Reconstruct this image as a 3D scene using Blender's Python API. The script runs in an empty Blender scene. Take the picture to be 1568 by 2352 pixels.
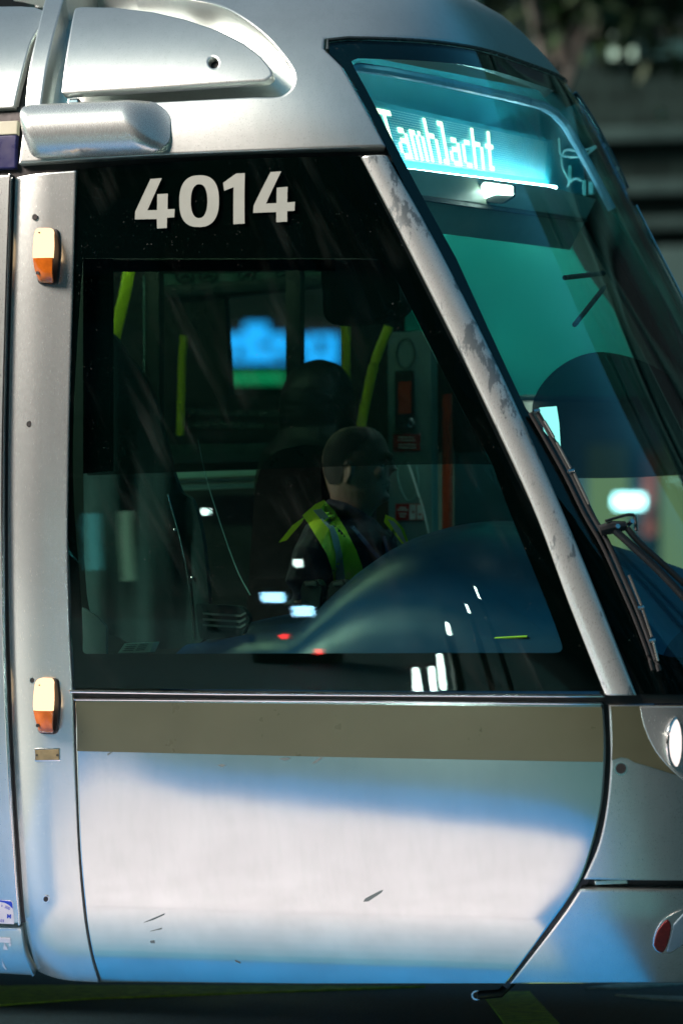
import bpy, bmesh, math, random
import numpy as np
from mathutils import Vector, Matrix, noise
from mathutils.geometry import delaunay_2d_cdt
R = math.radians
random.seed(7)
scene = bpy.context.scene
COL = scene.collection

# ------------------------------------------------------------------ camera
TH, DIST, EYE, SC_PX = R(18), 13.0, 1.6, 0.00128     # yaw, metres to the tram side, eye height, metres per traced unit
CA, SA = math.cos(TH), math.sin(TH)
CAM = np.array([DIST*SA, -DIST*CA, EYE])
RIGHT, FWD = np.array([CA, SA, 0.0]), np.array([-SA, CA, 0.0])
cam_d = bpy.data.cameras.new('camera')
cam_d.sensor_fit = 'VERTICAL'; cam_d.sensor_height = 36; cam_d.sensor_width = 24
cam_d.lens = 36*DIST/(2352*SC_PX)
cam_d.clip_end = 500; cam_d.clip_start = 0.1
cam_d.dof.use_dof = True; cam_d.dof.focus_distance = 13.45; cam_d.dof.aperture_fstop = 1.9
cam = bpy.data.objects.new('camera', cam_d); COL.objects.link(cam)
cam.location = CAM; cam.rotation_euler = (R(90), 0, TH)
scene.camera = cam

# ------------------------------------------------------------------ sky, sun, exposure
SUN_EL, SUN_AZ = R(33), R(236)      # azimuth clockwise from +y, the side the light comes from
world = bpy.data.worlds.new('World'); scene.world = world; world.use_nodes = True
wn = world.node_tree; wn.nodes.clear()
sky = wn.nodes.new('ShaderNodeTexSky'); sky.sky_type = 'NISHITA'; sky.sun_disc = False
sky.sun_elevation = SUN_EL; sky.sun_rotation = SUN_AZ; sky.air_density = 1.0; sky.dust_density = 2.0; sky.ozone_density = 3.0
bg = wn.nodes.new('ShaderNodeBackground'); bg.inputs['Strength'].default_value = 0.042
wo = wn.nodes.new('ShaderNodeOutputWorld')
tint = wn.nodes.new('ShaderNodeMix'); tint.data_type = 'RGBA'; tint.blend_type = 'MULTIPLY'; tint.inputs[0].default_value = 1
tint.inputs[7].default_value = (.34, 1.0, .93, 1)
wn.links.new(sky.outputs[0], tint.inputs[6]); wn.links.new(tint.outputs[2], bg.inputs[0]); wn.links.new(bg.outputs[0], wo.inputs[0])
sun_d = bpy.data.lights.new('sun', 'SUN'); sun_d.energy = 4.0; sun_d.angle = R(30); sun_d.color = (1.0, 0.77, 0.69)
sun = bpy.data.objects.new('sun', sun_d); COL.objects.link(sun)
_d = Vector((math.sin(SUN_AZ)*math.cos(SUN_EL), math.cos(SUN_AZ)*math.cos(SUN_EL), math.sin(SUN_EL)))
sun.rotation_euler = _d.to_track_quat('Z', 'Y').to_euler(); sun.location = (-5, -20, 20)
vs = scene.view_settings
vs.view_transform = 'Standard'; vs.look = 'None'; vs.gamma = 1; vs.exposure = 1.45; vs.use_curve_mapping = False
scene.cycles.use_denoising = True
scene.cycles.sample_clamp_indirect = 6
scene.cycles.transparent_max_bounces = 16
scene.cycles.max_bounces = 8

# ------------------------------------------------------------------ materials
def nodes_of(name):
    m = bpy.data.materials.new(name); m.use_nodes = True
    nt = m.node_tree; nt.nodes.clear()
    out = nt.nodes.new('ShaderNodeOutputMaterial')
    return m, nt, out
def link(nt, a, b): nt.links.new(a, b)
def coords(nt, scale=(1, 1, 1)):
    tc = nt.nodes.new('ShaderNodeTexCoord'); mp = nt.nodes.new('ShaderNodeMapping')
    mp.inputs['Scale'].default_value = scale
    link(nt, tc.outputs['Object'], mp.inputs['Vector'])
    return mp.outputs[0]
def noise_tex(nt, vec, scale, detail=4, rough=0.6):
    n = nt.nodes.new('ShaderNodeTexNoise'); n.inputs['Scale'].default_value = scale
    n.inputs['Detail'].default_value = detail; n.inputs['Roughness'].default_value = rough
    link(nt, vec, n.inputs['Vector']); return n.outputs['Fac']
def ramp(nt, fac, stops):
    r = nt.nodes.new('ShaderNodeValToRGB')
    while len(r.color_ramp.elements) < len(stops): r.color_ramp.elements.new(0.5)
    for e, (p, c) in zip(r.color_ramp.elements, stops):
        e.position = p; e.color = (*c, 1) if len(c) == 3 else c
    link(nt, fac, r.inputs['Fac']); return r.outputs['Color']
def mat(name, col, rough=0.5, metal=0.0, var=0.12, nscale=9.0, bump=0.0, bscale=60.0, stretch=(1, 1, 1), spec=0.5, coat=0.0, trans=None):
    """a painted / moulded surface: base colour broken up by noise, roughness broken up too"""
    m, nt, out = nodes_of(name)
    b = nt.nodes.new('ShaderNodeBsdfPrincipled')
    v = coords(nt, stretch)
    f = noise_tex(nt, v, nscale)
    lo = tuple(c*(1-var) for c in col); hi = tuple(min(1, c*(1+var)) for c in col)
    link(nt, ramp(nt, f, [(0.3, lo), (0.7, hi)]), b.inputs['Base Color'])
    g = noise_tex(nt, v, nscale*3.1)
    rr = ramp(nt, g, [(0.3, (rough*0.82,)*3), (0.7, (min(1, rough*1.18),)*3)])
    link(nt, rr, b.inputs['Roughness'])
    b.inputs['Metallic'].default_value = metal
    b.inputs['Specular IOR Level'].default_value = spec
    b.inputs['Coat Weight'].default_value = coat; b.inputs['Coat Roughness'].default_value = 0.06
    if trans: b.inputs['Transmission Weight'].default_value = trans
    if bump:
        bp = nt.nodes.new('ShaderNodeBump'); bp.inputs['Strength'].default_value = bump; bp.inputs['Distance'].default_value = 0.002
        link(nt, noise_tex(nt, v, bscale, 3), bp.inputs['Height']); link(nt, bp.outputs[0], b.inputs['Normal'])
    link(nt, b.outputs[0], out.inputs[0])
    return m
def emit(name, col, strength):
    m, nt, out = nodes_of(name)
    e = nt.nodes.new('ShaderNodeEmission'); e.inputs[0].default_value = (*col, 1); e.inputs[1].default_value = strength
    link(nt, e.outputs[0], out.inputs[0]); return m
def glass(name, tint, ior=1.5, rough=0.0, dust=0.0, refl_streaks=0.0):
    m, nt, out = nodes_of(name)
    t = nt.nodes.new('ShaderNodeBsdfTransparent'); t.inputs[0].default_value = (*tint, 1)
    g = nt.nodes.new('ShaderNodeBsdfGlossy'); g.inputs['Roughness'].default_value = rough
    f = nt.nodes.new('ShaderNodeFresnel'); f.inputs[0].default_value = ior
    geo = nt.nodes.new('ShaderNodeNewGeometry'); io = nt.nodes.new('ShaderNodeMix'); io.data_type = 'FLOAT'
    io.inputs[2].default_value = ior; io.inputs[3].default_value = 1/ior      # both faces of the pane reflect like air to glass
    link(nt, geo.outputs['Backfacing'], io.inputs[0]); link(nt, io.outputs[0], f.inputs[0])
    mx = nt.nodes.new('ShaderNodeMixShader')
    link(nt, f.outputs[0], mx.inputs[0]); link(nt, t.outputs[0], mx.inputs[1]); link(nt, g.outputs[0], mx.inputs[2])
    last = mx.outputs[0]
    if dust:
        d = nt.nodes.new('ShaderNodeBsdfDiffuse'); d.inputs[0].default_value = (.7, .75, .72, 1)
        v = coords(nt); k = ramp(nt, noise_tex(nt, v, 130, 2), [(0.70, (0, 0, 0)), (0.80, (dust, dust, dust))])
        k2 = ramp(nt, noise_tex(nt, v, 7, 3), [(0.45, (0, 0, 0)), (0.75, (1, 1, 1))])
        mul = nt.nodes.new('ShaderNodeMath'); mul.operation = 'MULTIPLY'
        link(nt, k, mul.inputs[0]); link(nt, k2, mul.inputs[1])
        if refl_streaks:                                                    # slanted pale streaks painted as reflections and haze on the glass
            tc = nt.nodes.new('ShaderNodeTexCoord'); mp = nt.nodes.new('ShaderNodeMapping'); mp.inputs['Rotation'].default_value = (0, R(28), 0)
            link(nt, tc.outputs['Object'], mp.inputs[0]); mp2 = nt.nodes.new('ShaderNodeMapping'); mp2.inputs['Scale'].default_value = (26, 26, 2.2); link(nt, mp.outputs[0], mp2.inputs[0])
            st = ramp(nt, noise_tex(nt, mp2.outputs[0], 1.0, 3, .55), [(0.50, (0, 0, 0)), (0.72, (refl_streaks,)*3)])
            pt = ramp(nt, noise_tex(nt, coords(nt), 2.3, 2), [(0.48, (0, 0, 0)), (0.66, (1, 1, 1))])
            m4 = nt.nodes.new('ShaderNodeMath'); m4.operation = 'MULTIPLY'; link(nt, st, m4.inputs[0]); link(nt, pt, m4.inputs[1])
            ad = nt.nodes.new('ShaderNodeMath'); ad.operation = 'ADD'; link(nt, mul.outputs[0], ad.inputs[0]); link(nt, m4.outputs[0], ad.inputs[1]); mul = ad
        m2 = nt.nodes.new('ShaderNodeMixShader')
        link(nt, mul.outputs[0], m2.inputs[0]); link(nt, last, m2.inputs[1]); link(nt, d.outputs[0], m2.inputs[2])
        last = m2.outputs[0]
    link(nt, last, out.inputs[0]); return m
def veil(name, col, opacity):
    """woven blind cloth: partly see-through, partly opaque dark thread"""
    m, nt, out = nodes_of(name)
    t = nt.nodes.new('ShaderNodeBsdfTransparent')
    d = nt.nodes.new('ShaderNodeBsdfDiffuse'); d.inputs[0].default_value = (*col, 1)
    mx = nt.nodes.new('ShaderNodeMixShader'); mx.inputs[0].default_value = opacity
    link(nt, t.outputs[0], mx.inputs[1]); link(nt, d.outputs[0], mx.inputs[2]); link(nt, mx.outputs[0], out.inputs[0]); return m
def silver(name, col=(.565, .635, .615), rough=0.22, metal=0.93, ripple=0.0, worn=0.0, worn_scale=(6, 6, 6), stretch=(40, 40, 3), thr=0.56):
    """metallic silver paint: brushed grain, faint scuffs, optional peeled patches to grey primer"""
    m, nt, out = nodes_of(name)
    b = nt.nodes.new('ShaderNodeBsdfPrincipled')
    v = coords(nt); vg = coords(nt, stretch)
    f = noise_tex(nt, v, 3.0, 5)
    c = ramp(nt, f, [(0.3, tuple(x*.93 for x in col)), (0.7, tuple(min(1, x*1.05) for x in col))])
    sc = noise_tex(nt, coords(nt, (5, 5, 16)), 6, 6, .7)
    k = ramp(nt, sc, [(0.70, (0, 0, 0)), (0.76, (.55, .55, .55))])
    mx = nt.nodes.new('ShaderNodeMix'); mx.data_type = 'RGBA'
    link(nt, k, mx.inputs[0]); link(nt, c, mx.inputs[6]); mx.inputs[7].default_value = (.30, .33, .34, 1)
    colour = mx.outputs[2]
    wk0 = ramp(nt, noise_tex(nt, coords(nt, (34, 34, 1.1)), 1.0, 4, .6), [(0.44, (1, 1, 1)), (0.66, (.955, .965, .96))])      # rain-washed grime runs
    mg = nt.nodes.new('ShaderNodeMix'); mg.data_type = 'RGBA'; mg.blend_type = 'MULTIPLY'; mg.inputs[0].default_value = 1
    link(nt, colour, mg.inputs[6]); link(nt, wk0, mg.inputs[7]); colour = mg.outputs[2]
    rough_s = ramp(nt, noise_tex(nt, vg, 20, 3), [(0.3, (rough*.85,)*3), (0.7, (rough*1.15,)*3)])
    if worn:
        w = noise_tex(nt, coords(nt, worn_scale), 1.6, 9, .72)
        wk = ramp(nt, w, [(thr, (0, 0, 0)), (thr+.035, (1, 1, 1))])
        m2 = nt.nodes.new('ShaderNodeMix'); m2.data_type = 'RGBA'
        link(nt, wk, m2.inputs[0]); link(nt, colour, m2.inputs[6]); m2.inputs[7].default_value = (.20, .245, .25, 1)
        colour = m2.outputs[2]
        m3 = nt.nodes.new('ShaderNodeMix'); m3.data_type = 'RGBA'
        link(nt, wk, m3.inputs[0]); link(nt, rough_s, m3.inputs[6]); m3.inputs[7].default_value = (.42, .42, .42, 1)
        rough_s = m3.outputs[2]
    link(nt, colour, b.inputs['Base Color']); link(nt, rough_s, b.inputs['Roughness'])
    b.inputs['Metallic'].default_value = metal
    bp = nt.nodes.new('ShaderNodeBump'); bp.inputs['Strength'].default_value = .02; bp.inputs['Distance'].default_value = .0006
    link(nt, noise_tex(nt, vg, 30, 2), bp.inputs['Height']); link(nt, bp.outputs[0], b.inputs['Normal'])
    if ripple:                                                   # sheet metal is never quite flat
        b2 = nt.nodes.new('ShaderNodeBump'); b2.inputs['Strength'].default_value = ripple; b2.inputs['Distance'].default_value = .01
        link(nt, noise_tex(nt, coords(nt), 2.6, 2, .4), b2.inputs['Height']); link(nt, bp.outputs[0], b2.inputs['Normal']); link(nt, b2.outputs[0], b.inputs['Normal'])
    link(nt, b.outputs[0], out.inputs[0]); return m

M = {}
M['silver'] = silver('silver_paint', rough=.31, metal=.86)
M['silver_nose'] = silver('silver_nose_paint', rough=.30, metal=.95)
M['silver_mid'] = silver('silver_pillar_paint', rough=.24, metal=.76)
M['silver_low'] = silver('silver_side_paint', rough=.15, metal=.97, ripple=.25)
M['silver_worn'] = silver('worn_silver_paint', rough=.3, metal=.6, worn=1, worn_scale=(9, 9, 3.2), thr=.535)
M['silver_peel'] = silver('peeling_silver_paint', rough=.27, metal=.7, worn=1, worn_scale=(1.6, 1.6, 4.0), thr=.585)
M['beige'] = mat('beige_band_paint', (.082, .092, .055), .32, .2, .06, 4)
M['black'] = mat('black_glass_print', (.0015, .003, .003), .8, spec=0)
M['seal'] = mat('black_rubber_seal', (.012, .014, .014), .45, bump=.3)
M['chrome'] = mat('polished_aluminium', (.75, .76, .75), .16, 1.0, .05)
M['number'] = mat('pale_vinyl_lettering', (.25, .29, .26), .4, var=.03)
M['blue_band'] = mat('navy_band_paint', (.012, .016, .075), .3)
M['cream'] = mat('cream_band_paint', (.42, .44, .33), .35)
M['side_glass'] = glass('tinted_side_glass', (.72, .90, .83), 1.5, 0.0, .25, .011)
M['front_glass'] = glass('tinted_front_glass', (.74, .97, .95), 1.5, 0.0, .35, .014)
M['amber'] = mat('amber_lens_plastic', (.42, .10, .008), .16, coat=.6, var=.2, nscale=40)
M['marker_lit'] = emit('lit_marker_lens', (1, .58, .31), .85)
M['hole'] = mat('hole_shadow_rubber', (.006, .008, .008), .6)

# ------------------------------------------------------------------ the tram's skin, as a parametric surface
SC = 1.9; LN = 1.0; PW = 4.0; YC = 1.2
class Spline:
    def __init__(s, xs, ys):
        xs, ys = np.array(xs, float), np.array(ys, float); n = len(xs); h = np.diff(xs)
        A = np.zeros((n, n)); b = np.zeros(n); A[0, 0] = A[-1, -1] = 1
        for i in range(1, n-1):
            A[i, i-1], A[i, i], A[i, i+1] = h[i-1], 2*(h[i-1]+h[i]), h[i]
            b[i] = 6*((ys[i+1]-ys[i])/h[i]-(ys[i]-ys[i-1])/h[i-1])
        s.x, s.y, s.m, s.h = xs, ys, np.linalg.solve(A, b), h
    def __call__(s, x):
        x = np.clip(np.asarray(x, float), s.x[0], s.x[-1]); i = np.clip(np.searchsorted(s.x, x)-1, 0, len(s.h)-1)
        h = s.h[i]; a = (s.x[i+1]-x)/h; b = (x-s.x[i])/h
        return a*s.y[i]+b*s.y[i+1]+((a**3-a)*s.m[i]+(b**3-b)*s.m[i+1])*h*h/6
Y0 = Spline([.10, .225, .30, .38, .545, .77, 1.057, 1.57, 2.21, 2.606, 2.85, 3.0, 3.1, 3.2, 3.28, 3.34, 3.37],
            [.42, .285, .225, .172, .108, .060, .026, 0, .028, .070, .125, .205, .300, .46, .68, .95, 1.15])
XN = Spline([.10, .4, .7, 1.06, 1.6, 2.30, 2.665, 2.968, 3.17, 3.27, 3.37],
            [1.20, 1.32, 1.34, 1.27, .97, .60, .42, .27, .12, -.02, -.35])
def shell(s, z):
    s = np.asarray(s, float); z = np.asarray(z, float)
    y0 = Y0(z); b = YC-y0; x0 = XN(z)-LN
    ss = np.where(s > SC, 2*SC-s, s)
    ph = np.clip(ss, 0, SC)*(math.pi/2)/SC
    c, k = np.cos(ph), np.sin(ph); r = (np.abs(c)**PW+np.abs(k)**PW)**(-1/PW)
    x = x0+LN*r*k+np.minimum(ss, 0)*LN*(math.pi/2)/SC
    y = YC-b*r*c
    y = np.where(s > SC, 2*YC-y, y)
    return np.stack([x, y, z+0*s], -1)
def normal(s, z):
    e = 1e-3
    a = shell(s+e, z)-shell(s-e, z); b = shell(s, z+e)-shell(s, z-e)
    n = np.cross(a, b); return n/np.maximum(np.linalg.norm(n, axis=-1, keepdims=True), 1e-9)
def project(P):
    d = P-CAM; dep = d@FWD
    return np.stack([784+(d@RIGHT)/dep*DIST/SC_PX, 1176-d[..., 2]/dep*DIST/SC_PX], -1), dep
_gs, _gz = np.meshgrid(np.linspace(-2.2, 2.6, 240), np.linspace(.12, 3.36, 200)); _gs, _gz = _gs.ravel(), _gz.ravel()
_gp, _gd = project(shell(_gs, _gz))
_front = (normal(_gs, _gz)*(shell(_gs, _gz)-CAM)).sum(-1) < 0
_gs, _gz, _gp = _gs[_front], _gz[_front], _gp[_front]
def inv(pts):
    """traced outline points -> (s, z) on the skin"""
    q = np.array(pts, float).reshape(-1, 2)
    i = ((q[:, None]-_gp[None])**2).sum(-1).argmin(1)
    s, z = _gs[i].copy(), _gz[i].copy()
    for _ in range(12):
        e = 1e-4
        p0 = project(shell(s, z))[0]; ps = project(shell(s+e, z))[0]; pz = project(shell(s, z+e))[0]
        a, b = (ps-p0)/e, (pz-p0)/e; r = q-p0
        det = a[:, 0]*b[:, 1]-a[:, 1]*b[:, 0]; det = np.where(np.abs(det) < 1e-3, 1e-3, det)
        ds = (r[:, 0]*b[:, 1]-r[:, 1]*b[:, 0])/det; dz = (a[:, 0]*r[:, 1]-a[:, 1]*r[:, 0])/det
        s = s+np.clip(ds, -.15, .15); z = np.clip(z+np.clip(dz, -.15, .15), .1, 3.369)
    return np.stack([s, z], -1)
def ray(px, py): 
    d = RIGHT*(px-784)*SC_PX+np.array([0, 0, 1.0])*(1176-py)*SC_PX+FWD*DIST
    return d
def on_y(px, py, y):
    d = ray(px, py); return Vector(CAM+d*((y-CAM[1])/d[1]))
def on_x(px, py, x):
    d = ray(px, py); return Vector(CAM+d*((x-CAM[0])/d[0]))
def at(px, py, depth):
    return Vector(CAM+ray(px, py)*(depth/DIST))
def on_shell(px, py, off=0.0):
    q = inv([(px, py)]); return Vector((shell(q[:, 0], q[:, 1])+off*normal(q[:, 0], q[:, 1]))[0])

# ------------------------------------------------------------------ object helpers
def link_obj(name, me, m=None, parent=None, smooth=True, sharp=35):
    me.name = name
    o = bpy.data.objects.new(name, me); COL.objects.link(o)
    for mm in (m if isinstance(m, (list, tuple)) else [m]):
        if mm: me.materials.append(mm)
    if smooth:
        for p in me.polygons: p.use_smooth = True
        me.set_sharp_from_angle(angle=R(sharp))
    if parent:
        o.parent = parent
        q = parent; mw = q.matrix_basis.copy()
        while q.parent: mw = q.parent.matrix_basis @ q.matrix_parent_inverse @ mw if False else mw; q = q.parent
        if parent.parent is None and parent.type == 'EMPTY': o.matrix_parent_inverse = parent.matrix_basis.inverted()
        elif parent.parent is None: o.matrix_parent_inverse = parent.matrix_basis.inverted()
    return o
def obj(name, bm, m, parent=None, smooth=True, sharp=35):
    me = bpy.data.meshes.new(name); bmesh.ops.recalc_face_normals(bm, faces=bm.faces); bm.to_mesh(me); bm.free()
    return link_obj(name, me, m, parent, smooth, sharp)
def thing(name, label, cat, loc=(0, 0, 0), group=None):
    o = bpy.data.objects.new(name, None); COL.objects.link(o); o.location = loc; o.empty_display_size = .2
    o['label'] = label; o['category'] = cat
    if group: o['group'] = group
    return o
def tag(o, label, cat, group=None):
    o['label'] = label; o['category'] = cat
    if group: o['group'] = group
    return o
def struct(o): o['kind'] = 'structure'; return o

def rounded(pts, r, n=6):
    """round the corners of a closed outline (r: one radius or one per corner)"""
    out = []; N = len(pts)
    for i in range(N):
        p0, p, p1 = [np.array(pts[(i+k) % N], float) for k in (-1, 0, 1)]
        rr = r[i] if isinstance(r, (list, tuple)) else r
        a, b = p0-p, p1-p; la, lb = np.linalg.norm(a), np.linalg.norm(b)
        d = min(rr, la*.45, lb*.45)
        if d < 1e-6: out.append(tuple(p)); continue
        s, e = p+a/la*d, p+b/lb*d
        for k in range(n+1):
            t = k/n; out.append(tuple((1-t)**2*s+2*t*(1-t)*p+t*t*e))
    return out
def curve_pts(pts, n=8):
    """smooth open polyline through points (Catmull-Rom)"""
    P = [np.array(p, float) for p in pts]; P = [2*P[0]-P[1]]+P+[2*P[-1]-P[-2]]; out = []
    for i in range(1, len(P)-2):
        for k in range(n):
            t = k/n
            out.append(tuple(.5*(2*P[i]+(P[i+1]-P[i-1])*t+(2*P[i-1]-5*P[i]+4*P[i+1]-P[i+2])*t*t+(3*P[i]-P[i-1]-3*P[i+1]+P[i+2])*t**3)))
    out.append(tuple(P[-2])); return out
def densify(poly, step):
    poly = np.array(poly, float); out = []
    for i in range(len(poly)):
        a, b = poly[i], poly[(i+1) % len(poly)]; L = np.linalg.norm(b-a)
        if L < 1e-7: continue
        n = max(1, int(math.ceil(L/step)))
        for k in range(n): out.append(a+(b-a)*k/n)
    return np.array(out)
def area2(p): x, y = p[:, 0], p[:, 1]; return float((x*np.roll(y, -1)-np.roll(x, -1)*y).sum())
def inset(p, d):
    a = np.roll(p, 1, 0); b = np.roll(p, -1, 0)
    e1 = p-a; e2 = b-p
    e1 /= np.maximum(np.linalg.norm(e1, axis=1, keepdims=True), 1e-9); e2 /= np.maximum(np.linalg.norm(e2, axis=1, keepdims=True), 1e-9)
    n = np.stack([-(e1+e2)[:, 1], (e1+e2)[:, 0]], -1); L = np.linalg.norm(n, axis=1, keepdims=True)
    n /= np.maximum(L, .25); n /= np.maximum(np.linalg.norm(n, axis=1, keepdims=True), 1e-9)
    cosh = np.clip((n*np.stack([-e1[:, 1], e1[:, 0]], -1)).sum(1, keepdims=True), .5, 1)
    return p+n*d/cosh
def inside(pt, poly):
    x, y = pt[..., 0], pt[..., 1]; r = np.zeros(x.shape, bool)
    x1, y1 = poly[:, 0], poly[:, 1]; x2, y2 = np.roll(x1, -1), np.roll(y1, -1)
    for a, b, c, d in zip(x1, y1, x2, y2):
        if b == d: continue
        r ^= ((b > y) != (d > y)) & (x < (c-a)*(y-b)/(d-b)+a)
    return r
def panel_bm(bm, outline, off=0.0, thick=.02, bevel=.004, holes=(), step=.035, offfn=None, surf=None, back=True):
    """a curved sheet with rounded edges and real thickness, cut from the skin along (s, z) outlines"""
    S = surf or (lambda s, z, o: shell(s, z)+o[..., None]*normal(s, z))
    edge_step = max(step*.6, .006)
    loops = []
    for k, poly in enumerate([outline]+list(holes)):
        p = densify(poly, edge_step)
        if (area2(p) > 0) != (k == 0): p = p[::-1]
        loops.append(p)
    rings = [(0.0, -bevel), (bevel*.3, -bevel*.3), (bevel, 0.0), (bevel+.0025, 0.0)] if bevel else [(0.0, 0.0)]
    inner = [inset(p, rings[-1][0]) if bevel else p for p in loops]
    lo, hi = loops[0].min(0), loops[0].max(0)
    gx, gz = np.meshgrid(np.arange(lo[0]+step/2, hi[0], step), np.arange(lo[1]+step/2, hi[1], step))
    g = np.stack([gx.ravel(), gz.ravel()], -1)
    if len(g):
        ok = inside(g, inner[0])
        for h in inner[1:]: ok &= ~inside(g, h)
        allb = np.concatenate(inner)
        g = g[ok]
        if len(g):
            d = np.array([((allb-q)**2).sum(1).min() for q in g]); g = g[d > (step*.45)**2]
    verts = [tuple(v) for p in inner for v in p]; edges = []; o = 0
    for p in inner:
        edges += [(o+i, o+(i+1) % len(p)) for i in range(len(p))]; o += len(p)
    nb = len(verts); verts += [tuple(v) for v in g]
    vo, eo, fo, ov, oe, of = delaunay_2d_cdt([Vector(v) for v in verts], edges, [], 0, 1e-7)
    vo = np.array([(v.x, v.y) for v in vo])
    idx = {}
    for i, src in enumerate(ov):
        for q in src: idx[q] = i
    wall = {frozenset((idx[a], idx[b])) for a, b in edges}
    e2t = {}
    for t, f in enumerate(fo):
        for a, b in zip(f, f[1:]+f[:1]):
            if frozenset((a, b)) not in wall: e2t.setdefault(frozenset((a, b)), []).append(t)
    comp = list(range(len(fo)))
    def root(i):
        while comp[i] != i: comp[i] = comp[comp[i]]; i = comp[i]
        return i
    for ts in e2t.values():
        for t in ts[1:]: comp[root(t)] = root(ts[0])
    cen = np.array([vo[list(f)].mean(0) for f in fo]); ar = np.array([abs(np.cross(vo[f[1]]-vo[f[0]], vo[f[2]]-vo[f[0]])) for f in fo])
    keep = inside(cen, inner[0])
    for h in inner[1:]: keep &= ~inside(cen, h)
    best = {}
    for t in range(len(fo)):
        r = root(t)
        if r not in best or ar[t] > ar[best[r]]: best[r] = t
    want0 = abs(area2(inner[0])); tot = {}
    for t in range(len(fo)): tot[root(t)] = tot.get(root(t), 0)+ar[t]
    keep &= np.array([tot[root(t)] > 1e-4*want0 for t in range(len(fo))]) if fo else keep
    flood = [f for t, f in enumerate(fo) if keep[best[root(t)]]]
    want = abs(area2(inner[0]))-sum(abs(area2(h)) for h in inner[1:]); got = sum(ar[t] for t in range(len(fo)) if keep[best[root(t)]])
    fo = flood if abs(got-want) < .03*want else [f for f, k, a in zip(fo, keep, ar) if k and a > 1e-9]
    if fo is not flood: print('crossing outline', got, want)
    def put(P, depth):
        P = np.asarray(P, float)
        oo = np.full(len(P), off+depth, float)
        if offfn is not None: oo = oo+offfn(P[:, 0], P[:, 1])
        return [bm.verts.new(tuple(c)) for c in S(P[:, 0], P[:, 1], oo)]
    top = put(vo, 0.0)
    def face(vv):
        try: bm.faces.new(vv)
        except ValueError: pass
    for f in fo: face([top[i] for i in f])
    if back and thick:
        bot = put(vo, -thick-0.0)
        for f in fo: face([bot[i] for i in reversed(f)])
    o = 0
    for li, p in enumerate(loops):
        n = len(p)
        ring = [top[idx[o+i]] for i in range(n)]
        if bevel:
            for d, dep in reversed(rings[:-1]):
                nr = put(inset(p, d) if d else p, dep)
                for i in range(n): 
                    j = (i+1) % n
                    if len({ring[i], ring[j], nr[i], nr[j]}) == 4: face([ring[i], ring[j], nr[j], nr[i]])
                ring = nr
        if thick:
            nr = [bot[idx[o+i]] for i in range(n)] if (back and not bevel) else put(p, -thick)
            for i in range(n):
                j = (i+1) % n
                if len({ring[i], ring[j], nr[i], nr[j]}) == 4: face([ring[i], ring[j], nr[j], nr[i]])
            if back and bevel:
                br = [bot[idx[o+i]] for i in range(n)]
                for i in range(n):
                    j = (i+1) % n
                    if len({nr[i], nr[j], br[i], br[j]}) == 4: face([nr[i], nr[j], br[j], br[i]])
        o += n
def panel(name, outline, m, parent, sharp=40, **kw):
    bm = bmesh.new(); panel_bm(bm, outline, **kw); return obj(name, bm, m, parent, True, sharp)
def tube_bm(bm, pts, r, n=10, flat=None, caps=True):
    """swept tube through 3-D points; r one radius or one per point; flat=(axis, factor) squashes it"""
    P = [Vector(p) for p in pts]; rings = []
    up = Vector((0, 0, 1))
    for i, p in enumerate(P):
        t = (P[min(i+1, len(P)-1)]-P[max(i-1, 0)]).normalized()
        a = t.cross(up if abs(t.dot(up)) < .95 else Vector((0, 1, 0))).normalized(); b = t.cross(a).normalized()
        rr = r[i] if isinstance(r, (list, tuple)) else r
        fa = flat or (1, 1)
        rings.append([bm.verts.new(p+(a*math.cos(2*math.pi*k/n)*fa[0]+b*math.sin(2*math.pi*k/n)*fa[1])*rr) for k in range(n)])
    for A, B in zip(rings, rings[1:]):
        for k in range(n): bm.faces.new([A[k], A[(k+1) % n], B[(k+1) % n], B[k]])
    if caps: bm.faces.new(rings[0][::-1]); bm.faces.new(rings[-1])
def tube(name, pts, r, m, parent=None, **kw):
    bm = bmesh.new(); tube_bm(bm, pts, r, **kw); return obj(name, bm, m, parent)
def hull_bm(bm, front, back, bevel=0):
    """prism between two equal point loops"""
    A = [bm.verts.new(p) for p in front]; B = [bm.verts.new(p) for p in back]; n = len(A)
    f1 = bm.faces.new(A); f2 = bm.faces.new(B[::-1]); fs = [f1, f2]
    for i in range(n): fs.append(bm.faces.new([A[i], B[i], B[(i+1) % n], A[(i+1) % n]]))
    if bevel:
        es = list({e for f in fs for e in f.edges})
        bmesh.ops.bevel(bm, geom=es, offset=bevel, segments=2, affect='EDGES', profile=.6)
def prism(name, front, thick, m, parent=None, bevel=0, direction=None):
    bm = bmesh.new(); front = [Vector(p) for p in front]
    d = Vector(direction).normalized() if direction is not None else (front[1]-front[0]).cross(front[2]-front[0]).normalized()
    if direction is None and d.dot(Vector(FWD)) < 0: d = -d
    hull_bm(bm, front, [p+d*thick for p in front], bevel); return obj(name, bm, m, parent)
def box_bm(bm, lo, hi, bevel=0):
    lo, hi = Vector(lo), Vector(hi)
    f = [(lo.x, lo.y, lo.z), (hi.x, lo.y, lo.z), (hi.x, lo.y, hi.z), (lo.x, lo.y, hi.z)]
    hull_bm(bm, [Vector(p) for p in f], [Vector((p[0], hi.y, p[2])) for p in f], bevel)
def box(name, lo, hi, m, parent=None, bevel=0):
    bm = bmesh.new(); box_bm(bm, lo, hi, bevel); return obj(name, bm, m, parent)

#@@TRAM
# ------------------------------------------------------------------ the tram: body panels
tram = thing('tram', 'silver tram cab with number 4014, lit destination display and beige waist band', 'tram', (-1.0, 1.2, 0))
V = lambda pts: inv(pts)
def far(sz): return np.stack([2*SC-np.array(sz)[:, 0], np.array(sz)[:, 1]], -1)

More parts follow.
